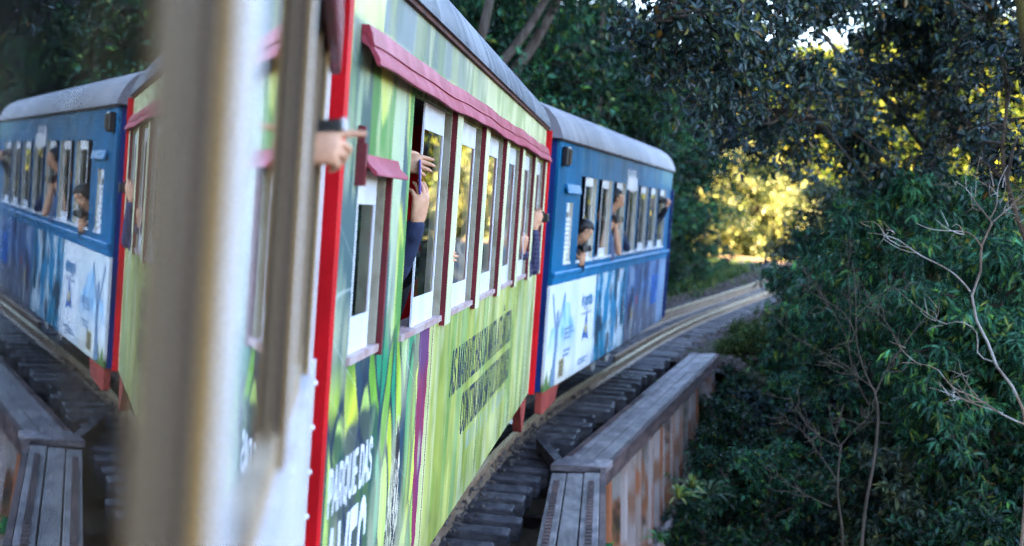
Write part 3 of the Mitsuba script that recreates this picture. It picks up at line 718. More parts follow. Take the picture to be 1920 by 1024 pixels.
proto('proto_shrub_c', 23, 2.4, 1.3, .10, 14, .05, 5600, .125, .054, .075, BLUE, 'm_leafgloss', droop=.3)
proto('proto_narrow', 24, 3.0, 1.5, .25, 18, .06, 9000, .17, .034, .12, GREEN, 'm_leafgloss', droop=.95, rosette=8)
OLIVE = ([(.060, .085, .050), (.045, .075, .055), (.10, .12, .055), (.022, .036, .024), (.16, .15, .05)], [4, 4, 2, 3, .5])
proto('proto_shrub_d', 27, 2.6, 1.4, .12, 15, .05, 4600, .12, .050, .08, OLIVE, 'm_leafgloss', droop=.3)
proto('proto_bush', 25, 1.1, .9, .05, 16, .03, 5000, .11, .045, .12, MID, 'm_leaf', up0=.8)
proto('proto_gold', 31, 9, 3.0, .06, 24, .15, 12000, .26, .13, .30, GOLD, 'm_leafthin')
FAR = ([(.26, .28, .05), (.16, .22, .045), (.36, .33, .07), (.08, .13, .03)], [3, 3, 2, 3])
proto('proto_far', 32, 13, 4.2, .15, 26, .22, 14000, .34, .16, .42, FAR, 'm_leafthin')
NT = {}
def plant(name, g, x, y, z, s, rz, label, catg, group=None, sz=1.0, tilt=(0, 0)):
    key = uniq(name)
    c, s_ = math.cos(rz), math.sin(rz)
    M = np.array([[c * s, -s_ * s, tilt[0] * s, x], [s_ * s, c * s, tilt[1] * s, y], [0, 0, s * sz, z], [0, 0, 0, 1.0]])
    scene[key] = {'type': 'instance', 'group': {'type': 'ref', 'id': g}, 'to_world': T(M)}
    tag(key, label, catg, group)
    return key
R3 = np.random.default_rng(99)
# hillside left of the line: dark wood behind and above the coaches
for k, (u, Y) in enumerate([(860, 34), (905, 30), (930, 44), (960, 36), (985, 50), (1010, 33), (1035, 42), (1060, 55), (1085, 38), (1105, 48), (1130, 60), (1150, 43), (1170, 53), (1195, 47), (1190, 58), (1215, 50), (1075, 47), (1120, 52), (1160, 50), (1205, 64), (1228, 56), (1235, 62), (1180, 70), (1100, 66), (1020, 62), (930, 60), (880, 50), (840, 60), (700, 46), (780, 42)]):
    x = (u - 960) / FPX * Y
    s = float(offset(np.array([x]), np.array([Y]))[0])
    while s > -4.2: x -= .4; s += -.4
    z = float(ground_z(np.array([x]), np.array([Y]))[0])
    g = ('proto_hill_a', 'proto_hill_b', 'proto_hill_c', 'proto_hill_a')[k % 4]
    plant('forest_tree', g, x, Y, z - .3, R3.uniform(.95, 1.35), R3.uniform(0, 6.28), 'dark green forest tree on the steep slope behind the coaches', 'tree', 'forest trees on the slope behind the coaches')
# bushes along the bank foot
BORD = ('third from the coach', 'at the middle of the bank', 'second from the bend', 'before the bend', 'upper one at the middle', 'nearest to the coach end', 'upper one before the bend', 'at the bend', 'last beyond the bend')
for k, (u, v, Y) in enumerate([(1275, 440, 40), (1292, 425, 46), (1312, 440, 52), (1330, 450, 58), (1285, 395, 50), (1262, 420, 34), (1305, 400, 58), (1350, 470, 64), (1385, 482, 74)]):
    x = (u - 960) / FPX * Y
    s = float(offset(np.array([x]), np.array([Y]))[0])
    x -= max(0.0, s + 3.6)
    z = float(ground_z(np.array([x]), np.array([Y]))[0])
    plant('bank_bush', ('proto_shrub_b', 'proto_shrub_a')[k % 2], x, Y, z - .3, R3.uniform(.6, .85), R3.uniform(0, 6.28), 'green bush on the bank left of the far track, ' + BORD[k], 'bush', 'bushes on the bank left of the far track')
# sunlit grove at the bend
ORD = ('leftmost', 'second from the left', 'third from the left', 'fourth from the left', 'fifth from the left', 'sixth from the left', 'seventh from the left', 'eighth from the left', 'ninth from the left', 'tenth from the left', 'eleventh from the left', 'twelfth from the left', 'thirteenth from the left')
for k, (u, Y, s) in enumerate([(1318, 96, 1.1), (1345, 101, 1.2), (1372, 99, 1.15), (1395, 103, 1.2), (1418, 98, 1.05), (1440, 105, 1.15), (1462, 99, 1.05), (1484, 106, 1.15), (1508, 100, 1.05), (1535, 108, 1.1), (1560, 104, 1.1)]):
    x = (u - 960) / FPX * Y
    z = float(ground_z(np.array([x]), np.array([Y]))[0])
    plant('sunlit_tree', 'proto_gold', x, Y, z - .3, s, R3.uniform(0, 6.28), 'yellow-green sunlit tree at the far bend of the track, ' + ORD[k], 'tree', 'sunlit trees at the bend of the track')
for k in range(26):
    u, Y = 1380 + (k * 83.0) % 640, R3.uniform(118, 165)
    x = (u - 960) / FPX * Y
    z = float(ground_z(np.array([x]), np.array([Y]))[0])
    top = CZ + (407 - R3.uniform(10, 110)) / FPX * Y
    plant('distant_tree', 'proto_far', x, Y, z - .3, max(.6, min(2.4, (top - z) / 12.5)), R3.uniform(0, 6.28), 'distant sunlit tree across the valley, seen through the leaves', 'tree', 'distant trees across the valley')
# valley side to the right: shrubs and small trees rising from the gorge; (u, v) of the crown's top
V = [(1375, 700, 26.8, 'b', .6), (1400, 740, 25, 'c', .8), (1440, 690, 30, 'b', 1.1), (1340, 770, 24, 'b', 1.0), (1400, 780, 22, 'b', 1.0), (1360, 880, 20, 'b', .95), (1440, 840, 20, 'a', 1.0), (1500, 700, 26, 'a', 1.1), 
     (1540, 760, 23, 'c', 1.1),  (1600, 690, 24, 'b', 1.2), (1620, 820, 20, 'c', 1.0),  (1680, 720, 22, 'a', 1.1), (1710, 800, 19, 'd', 1.1), (1760, 680, 20, 'a', 1.1), (1770, 880, 16.5, 'd', 1.0), (1830, 740, 19, 'd', 1.1),
     (1860, 850, 16, 'b', 1.0), (1900, 690, 18, 'b', 1.2), (1960, 800, 16, 'b', 1.1), (1650, 380, 34, 'd', 1.6), (1540, 440, 37, 'd', 1.4), (1580, 520, 38, 'd', 1.1), (1610, 520, 28, 'd', 1.2), (1680, 560, 25, 'b', 1.3), (1770, 590, 23, 'a', 1.3), (1850, 620, 22, 'b', 1.3),
     (1585, 340, 36, 'd', 1.7), (1660, 430, 34, 'b', 1.8), (1760, 440, 30, 'b', 1.7), (1860, 430, 28, 'b', 1.7), (1940, 500, 26, 'c', 1.6), (1330, 960, 19, 'b', 1.0), (1820, 980, 15, 'b', 1.0)]
KIND = {'a': 'narrow-leaved shrub', 'b': 'dark shrub', 'c': 'blue-green shrub', 'd': 'olive grey shrub'}
def tiers(u, v): return 'at the bottom edge' if v > 900 else 'low in the gorge' if v > 740 else 'midway up the valley' if v > 600 else 'high on the slope'
def across(u): return 'close to the bridge' if u < 1480 else 'left of the bare saplings' if u < 1620 else 'between the bare saplings' if u < 1780 else 'near the right edge'
seen = {}
for u, v, Y, t, s in sorted(V):
    seen.setdefault((t, tiers(u, v), across(u)), []).append((u, v, Y))
for k, (u, v, Y, t, s) in enumerate(V):
    top = P(u, v, Y)
    H = {'a': 2.6, 'b': 2.8, 'c': 2.4, 'd': 2.6}[t] * s
    grp = seen[(t, tiers(u, v), across(u))]
    lab = f'{KIND[t]} {tiers(u, v)} {across(u)}' + (', ' + ORD[grp.index((u, v, Y))] if len(grp) > 1 else '')
    plant('valley_shrub', 'proto_shrub_' + t, top[0], Y, top[2] - H * .95, s, R3.uniform(0, 6.28), lab, 'shrub', 'shrubs on the valley side')
DR = sorted([(1700, 345, 19, 1.0), (1800, 350, 20, .95), (1880, 470, 17, 1.0), (1640, 400, 22, 1.1), (1790, 560, 17.5, .8), (1870, 600, 16.5, .9), (1560, 480, 27, 1.2)])
for k, (u, v, Y, s) in enumerate(DR):
    top = P(u, v, Y)
    plant('drooping_tree', 'proto_narrow', top[0], Y, top[2] - 2.9 * s, s, R3.uniform(0, 6.28), 'small tree with narrow drooping leaves at the right, ' + ORD[k], 'tree', 'small trees with drooping narrow leaves')
for k, (u, v, Y, s) in enumerate(sorted([(1400, 618, 30.5, .6), (1470, 605, 32, .9), (1440, 630, 29.5, .8), (1375, 640, 29.3, .5), (1525, 545, 42, .9)])):
    top = P(u, v, Y)
    plant('grassy_bush', 'proto_bush', top[0], Y, top[2] - 1.05 * s, s, R3.uniform(0, 6.28), 'low bright green bush beside the far track bed, ' + ORD[k], 'bush', 'low bright bushes at the edge of the track bed')

# ferns and seedlings on the bank and the shoulder
def scatter(n, yr, sr, L, Wd, pal, seed):
    r = np.random.default_rng(seed)
    m = n // 12
    i = np.array([i_of(y) for y in r.uniform(*yr, m)]); s_ = r.uniform(*sr, m)
    xy = CXY[i] + NXY[i] * s_[:, None] + r.normal(0, .15, (m, 2))
    c = np.column_stack([xy, ground_z(xy[:, 0], xy[:, 1])])
    pos = np.repeat(c, 12, 0) + r.normal(0, .10, (m * 12, 3)) * [1, 1, .6] + [0, 0, .10]
    ax = unit(r.normal(0, 1, pos.shape) + [0, 0, .5])
    sz = np.repeat(r.uniform(.6, 1.5, m), 12) * r.uniform(.7, 1.2, len(pos))
    v, f, k = leaves(pos, ax, np.tile([[0, 0, 1.0]], (len(pos), 1)) + r.normal(0, .3, pos.shape), L * sz, Wd * sz, r)
    return trimesh.Trimesh(v, f, process=False), np.repeat(np.clip(palette(len(pos), r, *pal), 0, .6), k, 0)
for key, a, lab in (('undergrowth', (15000, (29, 92), (-5.0, -1.35), .20, .06, MID, 81), 'ferns and seedlings covering the bank left of the far track'), ('shoulder_weeds', (6000, (28, 70), (2.3, 5.5), .20, .05, MID, 82), 'weeds on the shoulder right of the far track'), ('slope_undergrowth', (9000, (20, 60), (5.5, 14), .3, .11, DARK, 83), 'dark ground cover on the valley slope')):
    fm, col = scatter(*a)
    put(key, fm, 'm_leaf', False, None, None, col); tag(key, lab, kind='stuff')

# ------------------------------------------------------------------ larger trees on the right, limb by limb
def W3(rows): return np.array([P(*r) for r in rows])
def hero(key, label, limbs, blobs, pal, mat, bark, L, Wd, seed, six=True, droop=.2, catg='tree', group=None):
    """limbs: (rows of (u, v, depth), r0, r1); blobs: (u, v, depth, radius x, radius y, radius z, leaves, twigs): clumps of twigs growing from the nearest limb"""
    r = np.random.default_rng(seed)
    k = uniq(key)
    lp = [spline(W3(rows), 14) for rows, _, _ in limbs]
    put(f'{k}__trunk', tube(lp[0], np.linspace(limbs[0][1], limbs[0][2], 14), 9), bark, 40)
    for p, (_, r0, r1) in zip(lp[1:], limbs[1:]): put(f'{k}__limb', tube(p, np.linspace(r0, r1, 14), 7), bark, 40)
    allp = np.vstack(lp)
    tw, ms, cols = [], [], []
    for u, v, Y, rx, ry, rz, n, nt in blobs:
        c = P(u, v, Y)
        pts, dirs = [], []
        for _ in range(nt):
            d = unit(r.normal(0, 1, 3)) * r.uniform(.35, 1.0) ** .6
            e = c + d * [rx, ry, rz]
            j = np.argmin(np.linalg.norm(allp - e, axis=1) + r.uniform(0, .5, len(allp)))
            s_ = allp[j]
            mid = (s_ + e) / 2 + r.normal(0, .12, 3) + [0, 0, .12]
            t = spline([s_, mid, e], 9)
            tw.append(tube(t, np.linspace(.018, .005, 9), 4, False))
            pts.append(t[4:]); dirs.append(np.repeat((e - mid)[None], 5, 0))
            for _ in range(2):
                e2 = e + r.normal(0, .17, 3)
                t2 = spline([t[6], (t[6] + e2) / 2 + r.normal(0, .04, 3), e2], 5)
                tw.append(tube(t2, np.linspace(.009, .003, 5), 3, False))
                pts.append(t2[1:]); dirs.append(np.repeat((e2 - t[6])[None], 4, 0))
        fm, col = foliage(r, np.vstack(pts), np.vstack(dirs), int(1.3 * n * (1.0 if v < 130 else .62 if u > 1450 else .95)), L, Wd, .06, pal, droop, six, 7)
        ms.append(fm); cols.append(col)
    put(f'{k}__twigs', cat(tw), 'm_twig'); tag(f'{k}__twigs', kind='stuff')
    put(f'{k}__leaves', cat(ms), mat, False, None, None, np.vstack(cols)); tag(f'{k}__leaves', kind='stuff')
    tag(k, label, catg, group)
CANOPY = ([(.024, .050, .052), (.040, .075, .082), (.022, .056, .034), (.06, .09, .03), (.20, .20, .035), (.18, .10, .02)], [5, 4.5, 3.5, 1.6, .6, .4])
hero('canopy_tree', 'big glossy-leaved tree with mossy trunk, its limbs reaching left over the track',
     [([(1770, 1100, 20.5), (1760, 700, 20.5), (1738, 430, 20.5), (1741, 323, 20.4), (1757, 226, 20.3), (1752, 129, 20.2), (1772, 40, 20), (1810, -120, 20)], .17, .10),
      ([(1740, 400, 20.5), (1660, 335, 20), (1600, 290, 19.5), (1540, 242, 19), (1470, 186, 18.4), (1425, 148, 18), (1397, 125, 17.6), (1340, 80, 17)], .085, .03),
      ([(1752, 300, 20.3), (1700, 230, 20.6), (1668, 193, 20.8), (1630, 158, 21), (1584, 113, 21.2), (1540, 60, 21.4)], .075, .03),
      ([(1775, 30, 20), (1660, -40, 18.5), (1500, -60, 16.8), (1380, -40, 15.5), (1290, 10, 14.8), (1220, 40, 14.3)], .07, .02),
      ([(1590, 283, 19.4), (1560, 225, 18.5), (1500, 215, 17.8), (1440, 230, 17.2)], .035, .015),
      ([(1752, 200, 20.2), (1810, 120, 19.4), (1850, 60, 18.6), (1870, -20, 18)], .06, .03),
      ([(1745, 330, 20.4), (1800, 260, 19), (1860, 230, 18), (1930, 220, 17)], .05, .02)],
     [(1300, 60, 14.8, .75, .8, .42, 2100, 22), (1260, 120, 14.8, .42, .6, .36, 900, 10), (1390, 110, 16, .65, .8, .5, 1700, 18), (1340, 200, 15.8, .5, .6, .3, 800, 10), (1420, 20, 16, .7, .8, .3, 1100, 10),
      (1500, 150, 17.5, .55, .8, .3, 600, 8), (1470, 220, 17.5, .8, .8, .35, 1100, 12), (1560, 60, 19, .8, .8, .45, 700, 10), (1680, 50, 19.5, .8, .9, .5, 1100, 12), (1640, 160, 20, .6, .8, .4, 500, 8),
      (1590, 260, 18.8, .7, .7, .35, 900, 10), (1680, 290, 19, .7, .7, .40, 1300, 14), (1760, 180, 19.5, .5, .8, .5, 700, 8), (1850, 170, 18.4, .7, .8, .55, 1500, 16), (1890, 260, 17.6, .5, .7, .4, 900, 10), (1640, 330, 18.5, .6, .6, .3, 900, 10), (1880, 60, 18.2, .45, .7, .5, 900, 10),
      (1400, 250, 18.5, .6, .8, .35, 900, 10), (1380, 10, 17, .8, .8, .4, 1300, 12), (1630, 10, 19, .7, .8, .45, 1400, 12), (1740, 20, 19.5, .6, .8, .5, 1300, 12), (1660, 110, 20, .6, .8, .4, 1200, 10), (1830, 20, 19, .5, .8, .4, 900, 9), (1540, 10, 18, .6, .8, .3, 800, 9), (1480, -10, 17.5, .7, .8, .35, 900, 10), (1490, 100, 18, .6, .8, .35, 800, 9), (1560, 190, 19, .7, .8, .35, 900, 10), (1630, 230, 20, .6, .8, .4, 800, 9), (1720, 110, 20, .6, .8, .5, 900, 10), (1800, 60, 19.2, .5, .8, .5, 700, 9), (1780, 280, 19.5, .6, .8, .4, 900, 10), (1480, 300, 18.5, .6, .6, .25, 500, 7), (1610, 100, 20.5, .7, .7, .4, 700, 8)],
     CANOPY, 'm_canopyleaf', 'm_barkmoss', .105, .047, 41)
hero('edge_tree', 'dark thick trunk with lichen at the right-hand edge, thin leafy shoots around it',
     [([(1985, 1250, 13.2), (1972, 1000, 13.2), (1968, 800, 13.2), (1960, 500, 13.2), (1945, 200, 13.4), (1916, 0, 13.6), (1900, -150, 13.8)], .10, .065),
      ([(1958, 520, 13.2), (1905, 400, 13.4), (1880, 300, 13.6), (1888, 180, 13.8), (1880, 60, 14)], .028, .012)],
     [(1900, 300, 13.6, .3, .4, .35, 260, 8), (1890, 120, 13.8, .28, .4, .4, 220, 7)], BLUE, 'm_leafgloss', 'm_barkmoss', .12, .05, 43)

# bare saplings: (u, v, depth) rows, thick and thin end
def bare(label, rows, seed, bark='m_barkpale', twig=38, tl=.38):
    r = np.random.default_rng(seed)
    k = uniq('bare_sapling')
    rows = [(a, b * .55, c * .6) for a, b, c in rows]
    for n_, (pts, r0, r1) in enumerate(rows):
        w = W3(pts)
        if len(w) > 2: w[1:-1] += r.normal(0, .012, w[1:-1].shape)
        put(f'{k}__' + ('trunk' if n_ == 0 else 'branch'), tube(spline(w, 16), np.linspace(r0, r1, 16), 6), bark, 40)
    tw = []
    for _ in range(twig):
        pts, r0, r1 = rows[int(r.integers(1, len(rows)))]
        w = spline(W3(pts), 16); j = int(r.integers(4, 15))
        d = unit(unit(w[min(j + 1, 15)] - w[j - 1]) + r.normal(0, .6, 3) + [0, 0, .25]) * r.uniform(.3, 1) * tl
        e = w[j] + d
        tw.append(tube(spline([w[j], w[j] + d * .5 + r.normal(0, .03, 3), e], 5), np.linspace(.0045, .0014, 5), 3, False))
        tw.append(tube([w[j] + d * .55, w[j] + d * .55 + unit(d + r.normal(0, .7, 3) * .3) * tl * .4], [.004, .0015], 3, False))
    put(f'{k}__twigs', cat(tw), bark); tag(f'{k}__twigs', kind='stuff')
    tag(k, label, 'sapling')
D = 11.5
bare('pale leafless sapling with forked crooked branches at the far right', [
    ([(1905, 1100, D), (1925, 900, D), (1922, 800, D), (1908, 735, D), (1868, 680, D), (1856, 650, D), (1834, 594, D), (1821, 551, D), (1833, 505, D), (1844, 467, D), (1850, 440, D), (1860, 418, D)], .030, .014),
    ([(1819, 547, D), (1787, 512, D - .1), (1721, 475, D - .2), (1674, 441, D - .3), (1627, 437, D - .4)], .014, .004),
    ([(1842, 467, D), (1811, 441, D - .1), (1760, 430, D - .2), (1717, 418, D - .3)], .010, .003),
    ([(1860, 418, D), (1830, 385, D + .1), (1805, 350, D + .2), (1787, 340, D + .3)], .012, .004),
    ([(1856, 410, D), (1874, 383, D), (1870, 355, D + .1), (1890, 310, D + .2)], .010, .003),
    ([(1862, 416, D), (1900, 380, D), (1935, 350, D)], .010, .005),
    ([(1922, 796, D), (1880, 775, D - .1), (1835, 745, D - .2), (1790, 725, D - .3), (1745, 690, D - .4), (1690, 680, D - .5)], .016, .004),
    ([(1880, 775, D), (1826, 757, D), (1774, 740, D - .1)], .010, .003),
    ([(1868, 680, D), (1838, 655, D + .1), (1830, 630, D + .1), (1795, 607, D), (1780, 612, D), (1733, 582, D - .1), (1678, 539, D - .2)], .012, .003)], 51)
D = 14.0
bare('thin leafless sapling with a lichen-spotted stem, left of the pale forked one', [
    ([(1612, 1100, D), (1618, 1014, D), (1624, 947, D), (1639, 857, D), (1645, 780, D), (1640, 735, D)], .034, .018),
    ([(1640, 735, D), (1614, 690, D), (1606, 630, D), (1604, 560, D), (1598, 490, D + .2)], .015, .004),
    ([(1641, 740, D), (1668, 690, D), (1692, 650, D), (1718, 615, D), (1740, 590, D)], .013, .004),
    ([(1606, 640, D), (1580, 590, D), (1540, 560, D), (1505, 540, D - .2)], .010, .003),
    ([(1692, 652, D), (1672, 622, D), (1650, 590, D), (1628, 560, D)], .009, .003),
    ([(1640, 730, D), (1600, 700, D - .1), (1560, 680, D - .2)], .009, .003),
    ([(1604, 600, D), (1640, 560, D), (1690, 530, D)], .009, .003)], 52, 'm_twig')
D = 15.0
bare('small grey leafless bush standing in the gorge beside the bridge', [
    ([(1575, 1120, D), (1579, 1007, D), (1572, 920, D), (1577, 835, D)], .024, .014),
    ([(1572, 905, D), (1530, 850, D), (1490, 800, D), (1455, 790, D)], .011, .003),
    ([(1577, 838, D), (1540, 820, D), (1510, 790, D), (1480, 740, D)], .010, .003),
    ([(1577, 835, D), (1600, 812, D), (1625, 785, D), (1640, 760, D)], .010, .003),
    ([(1576, 836, D), (1560, 800, D), (1555, 760, D)], .008, .003),
    ([(1560, 950, D), (1500, 920, D), (1445, 880, D)], .010, .003)], 53, 'm_twig')
D = 17.0
bare('leafless grey shrub with upright twigs above the low bright bushes', [
    ([(1630, 760, D), (1600, 690, D), (1590, 640, D)], .02, .012),
    ([(1590, 640, D), (1560, 590, D), (1530, 540, D), (1500, 500, D)], .010, .003),
    ([(1592, 640, D), (1596, 580, D), (1590, 520, D), (1600, 450, D)], .010, .003),
    ([(1592, 645, D), (1630, 590, D), (1660, 560, D)], .009, .003),
    ([(1596, 690, D), (1540, 660, D), (1490, 630, D), (1450, 590, D)], .009, .003)], 54, 'm_twig')
# leaning trunks on the slope above the coaches
for n_, (rows, r0, label) in enumerate([([(880, 130, 27), (905, 60, 27), (925, -40, 27.5)], .10, 'pale straight trunk above the green coach roof'), ([(930, 130, 29), (985, 60, 29), (1040, -30, 29.5)], .10, 'leaning dark trunk above the green coach, left of its twin'),
                                         ([(960, 140, 30), (1005, 75, 30), (1060, -30, 30.5)], .12, 'thicker leaning dark trunk above the green coach, right of its twin'), ([(1120, 205, 40), (1124, 165, 40), (1128, 60, 40)], .10, 'thin upright pale trunk in the dark wood above the blue coach')]):
    k = uniq('leaning_tree')
    w = W3(rows)
    top = spline(np.vstack([w[0] - (w[1] - w[0]) * 1.2, w, w[-1] + (w[-1] - w[-2]) * .8]), 14)
    put(f'{k}__trunk', tube(top, np.linspace(r0 * 1.1, r0 * .7, 14), 8), 'm_bark' if n_ != 0 and n_ != 3 else 'm_twig', 40)
    r = np.random.default_rng(60 + n_)
    fm, col = foliage(r, top[-4:] + r.normal(0, .3, (4, 3)), np.repeat([[0, 0, 1.0]], 4, 0), 900, .2, .08, .7, DARK)
    put(f'{k}__crown', fm, 'm_leaf', False, None, None, col)
    tag(k, label, 'tree')

# plants rooted on the bridge
def straps(label, u, v, Y, n, L, w, seed, pal, key='strap_plant'):
    r = np.random.default_rng(seed)
    c = P(u, v, Y); V, F, C = [], [], []
    for i in range(n):
        az, el = r.uniform(0, 6.28), r.uniform(.5, 1.45)
        d = np.array([math.cos(az) * math.cos(el), math.sin(az) * math.cos(el), math.sin(el)])
        sd = unit(np.cross(d, [0, 0, 1.0])); l = L * r.uniform(.6, 1.1)
        col = np.array(pal[int(r.integers(len(pal)))]) * r.uniform(.8, 1.25)
        b = len(V)
        for t in (0, .3, .6, .85, 1.0):
            q = c + d * l * t + np.array([0, 0, -l * .55 * t * t]) + [d[0] * l * .25 * t * t, d[1] * l * .25 * t * t, 0]
            ww = w * (.5, 1, .9, .5, .05)[int(t * 4 + .01) if t < 1 else 4]
            V += [q - sd * ww, q + np.array([0, 0, -ww * .5]), q + sd * ww]; C += [col] * 3
        for k in range(4):
            o = b + k * 3
            F += [(o, o + 1, o + 4), (o, o + 4, o + 3), (o + 1, o + 2, o + 5), (o + 1, o + 5, o + 4)]
    k = put(key, trimesh.Trimesh(V, F, process=False), 'm_leafgloss', True, None, None, np.array(C))
    tag(k, label, 'plant')
YG = [(.14, .22, .04), (.10, .17, .04), (.22, .24, .05)]
GR = [(.03, .12, .04), (.05, .16, .04)]
straps('yellow-green strap-leaved plant hanging on the rusty girder', 1272, 935, 18.4, 22, .42, .022, 71, YG)
straps('second yellow-green strap-leaved plant, higher on the girder edge', 1296, 915, 19.4, 18, .40, .02, 72, YG)
straps('grey-green trailing plant beyond the girder corner', 1330, 930, 19.6, 22, .5, .02, 73, [(.08, .12, .06), (.05, .09, .05)])
straps('dark plant growing on the bottom flange of the girder', 1235, 1010, 16.8, 18, .25, .02, 74, GR)
straps('bright green broad leaf sprouting at the lower edge beside the walkway', 1140, 1050, 11.6, 7, .34, .035, 75, [(.10, .30, .03), (.03, .14, .06)])
straps('small green weed between the sleepers and the walkway', 1236, 716, 23, 8, .15, .015, 76, [(.10, .26, .03)])

# ------------------------------------------------------------------ people
import manifold3d as m3
def ball(c, r, seg=16): return m3.Manifold.sphere(float(r), seg).translate([float(x) for x in c])
def bone(a, ra, b, rb, seg=14): return m3.Manifold.batch_hull([ball(a, ra, seg), ball(b, rb, seg)]) if hasattr(m3.Manifold, 'batch_hull') else (ball(a, ra, seg) + ball(b, rb, seg)).hull()
def join(ms): return m3.Manifold.batch_boolean(ms, m3.OpType.Add)
def to_tm(m, it=8):
    k = m.to_mesh()
    t = trimesh.Trimesh(np.array(k.vert_properties[:, :3]), np.array(k.tri_verts))
    if it: trimesh.smoothing.filter_taubin(t, .5, -.53, it)
    return t
def hand(wrist, ex, ez, curl, thumb=.5, mirror=1, s=1.0, spread=.0):
    """fingers along ex, back of the hand towards ez, thumb on the ez x ex side; curl: bend of each finger's joints"""
    ex = unit(np.asarray(ex, float)); ez = np.asarray(ez, float); ez = unit(ez - ex * (ez @ ex)); ey = np.cross(ez, ex) * mirror
    w = np.asarray(wrist, float)
    X = lambda p: w + s * (p[0] * ex + p[1] * ey + p[2] * ez)
    kn = [(.088, .031, .002), (.094, .010, .006), (.090, -.011, .005), (.082, -.030, 0)]
    ln = [.074, .082, .076, .060]
    parts = [join([bone(X((.0, .018, 0)), .019 * s, X(kn[0]), .013 * s), bone(X((.0, -.016, 0)), .019 * s, X(kn[3]), .0125 * s), bone(X((0, 0, 0)), .021 * s, X(kn[1]), .0135 * s), bone(X((0, 0, 0)), .021 * s, X(kn[2]), .013 * s)]).hull()]
    for (x, y, z), l, c in zip(kn, ln, curl):
        p = np.array([x, y, z]); ang = 0.0; rad = .0105
        for f, cc in zip((.46, .30, .24), (c, c * 1.15, c * .8)):
            ang += cc
            q = p + l * f * np.array([math.cos(ang), spread * y * 8, -math.sin(ang)])
            parts.append(bone(X(p), rad * s, X(q), (rad - .0013) * s)); p = q; rad -= .0013
    p = np.array([.020, .024, -.006]); d1 = np.array([.62, .70, -.35]); d2 = np.array([.86, .25, -.45 - thumb * .4])
    a, b = p + d1 * .045, p + d1 * .045 + unit(d2) * .030
    c = b + unit(d2 + [0.1, -.1, -.1]) * .026
    parts += [bone(X(p), .0150 * s, X(a), .0118 * s), bone(X(a), .0118 * s, X(b), .0105 * s), bone(X(b), .0105 * s, X(c), .0085 * s)]
    return parts, X
def head_parts(c, f, up, s=1.0):
    """skull, jaw, nose, brow, ears; f: facing direction"""
    f = unit(np.asarray(f, float)); up = np.asarray(up, float); up = unit(up - f * (up @ f)); r = np.cross(f, up)
    X = lambda p: np.asarray(c) + s * (p[0] * r + p[1] * f + p[2] * up)
    ps = [bone(X((0, -.02, .035)), .078 * s, X((0, .012, .02)), .074 * s, 20), bone(X((0, .02, -.02)), .060 * s, X((0, .048, -.085)), .034 * s), bone(X((0, .078, .01)), .010 * s, X((0, .098, -.026)), .013 * s),
          bone(X((-.035, .070, .025)), .014 * s, X((.035, .070, .025)), .014 * s), bone(X((-.018, .083, -.062)), .010 * s, X((.018, .083, -.062)), .010 * s), bone(X((0, .070, -.094)), .020 * s, X((0, .06, -.09)), .024 * s)]
    for sx in (-1, 1): ps += [bone(X((sx * .078, -.005, .012)), .014 * s, X((sx * .080, -.012, -.022)), .010 * s), bone(X((sx * .036, .05, -.03)), .026 * s, X((sx * .03, .05, -.05)), .024 * s)]
    hair = join([bone(X((0, -.038, .045)), .084 * s, X((0, .0, .066)), .070 * s, 20), bone(X((0, -.06, -.01)), .062 * s, X((0, -.04, .05)), .08 * s, 20), bone(X((-.04, .045, .084)), .022 * s, X((.045, .048, .080)), .020 * s),
                 bone(X((-.066, .0, .03)), .022 * s, X((-.07, .005, .0)), .014 * s), bone(X((.066, .0, .03)), .022 * s, X((.07, .005, .0)), .014 * s)])
    eyes = [trimesh.creation.icosphere(2, .0115 * s).apply_translation(X((sx * .031, .070, .004))) for sx in (-1, 1)]
    return ps, hair, eyes
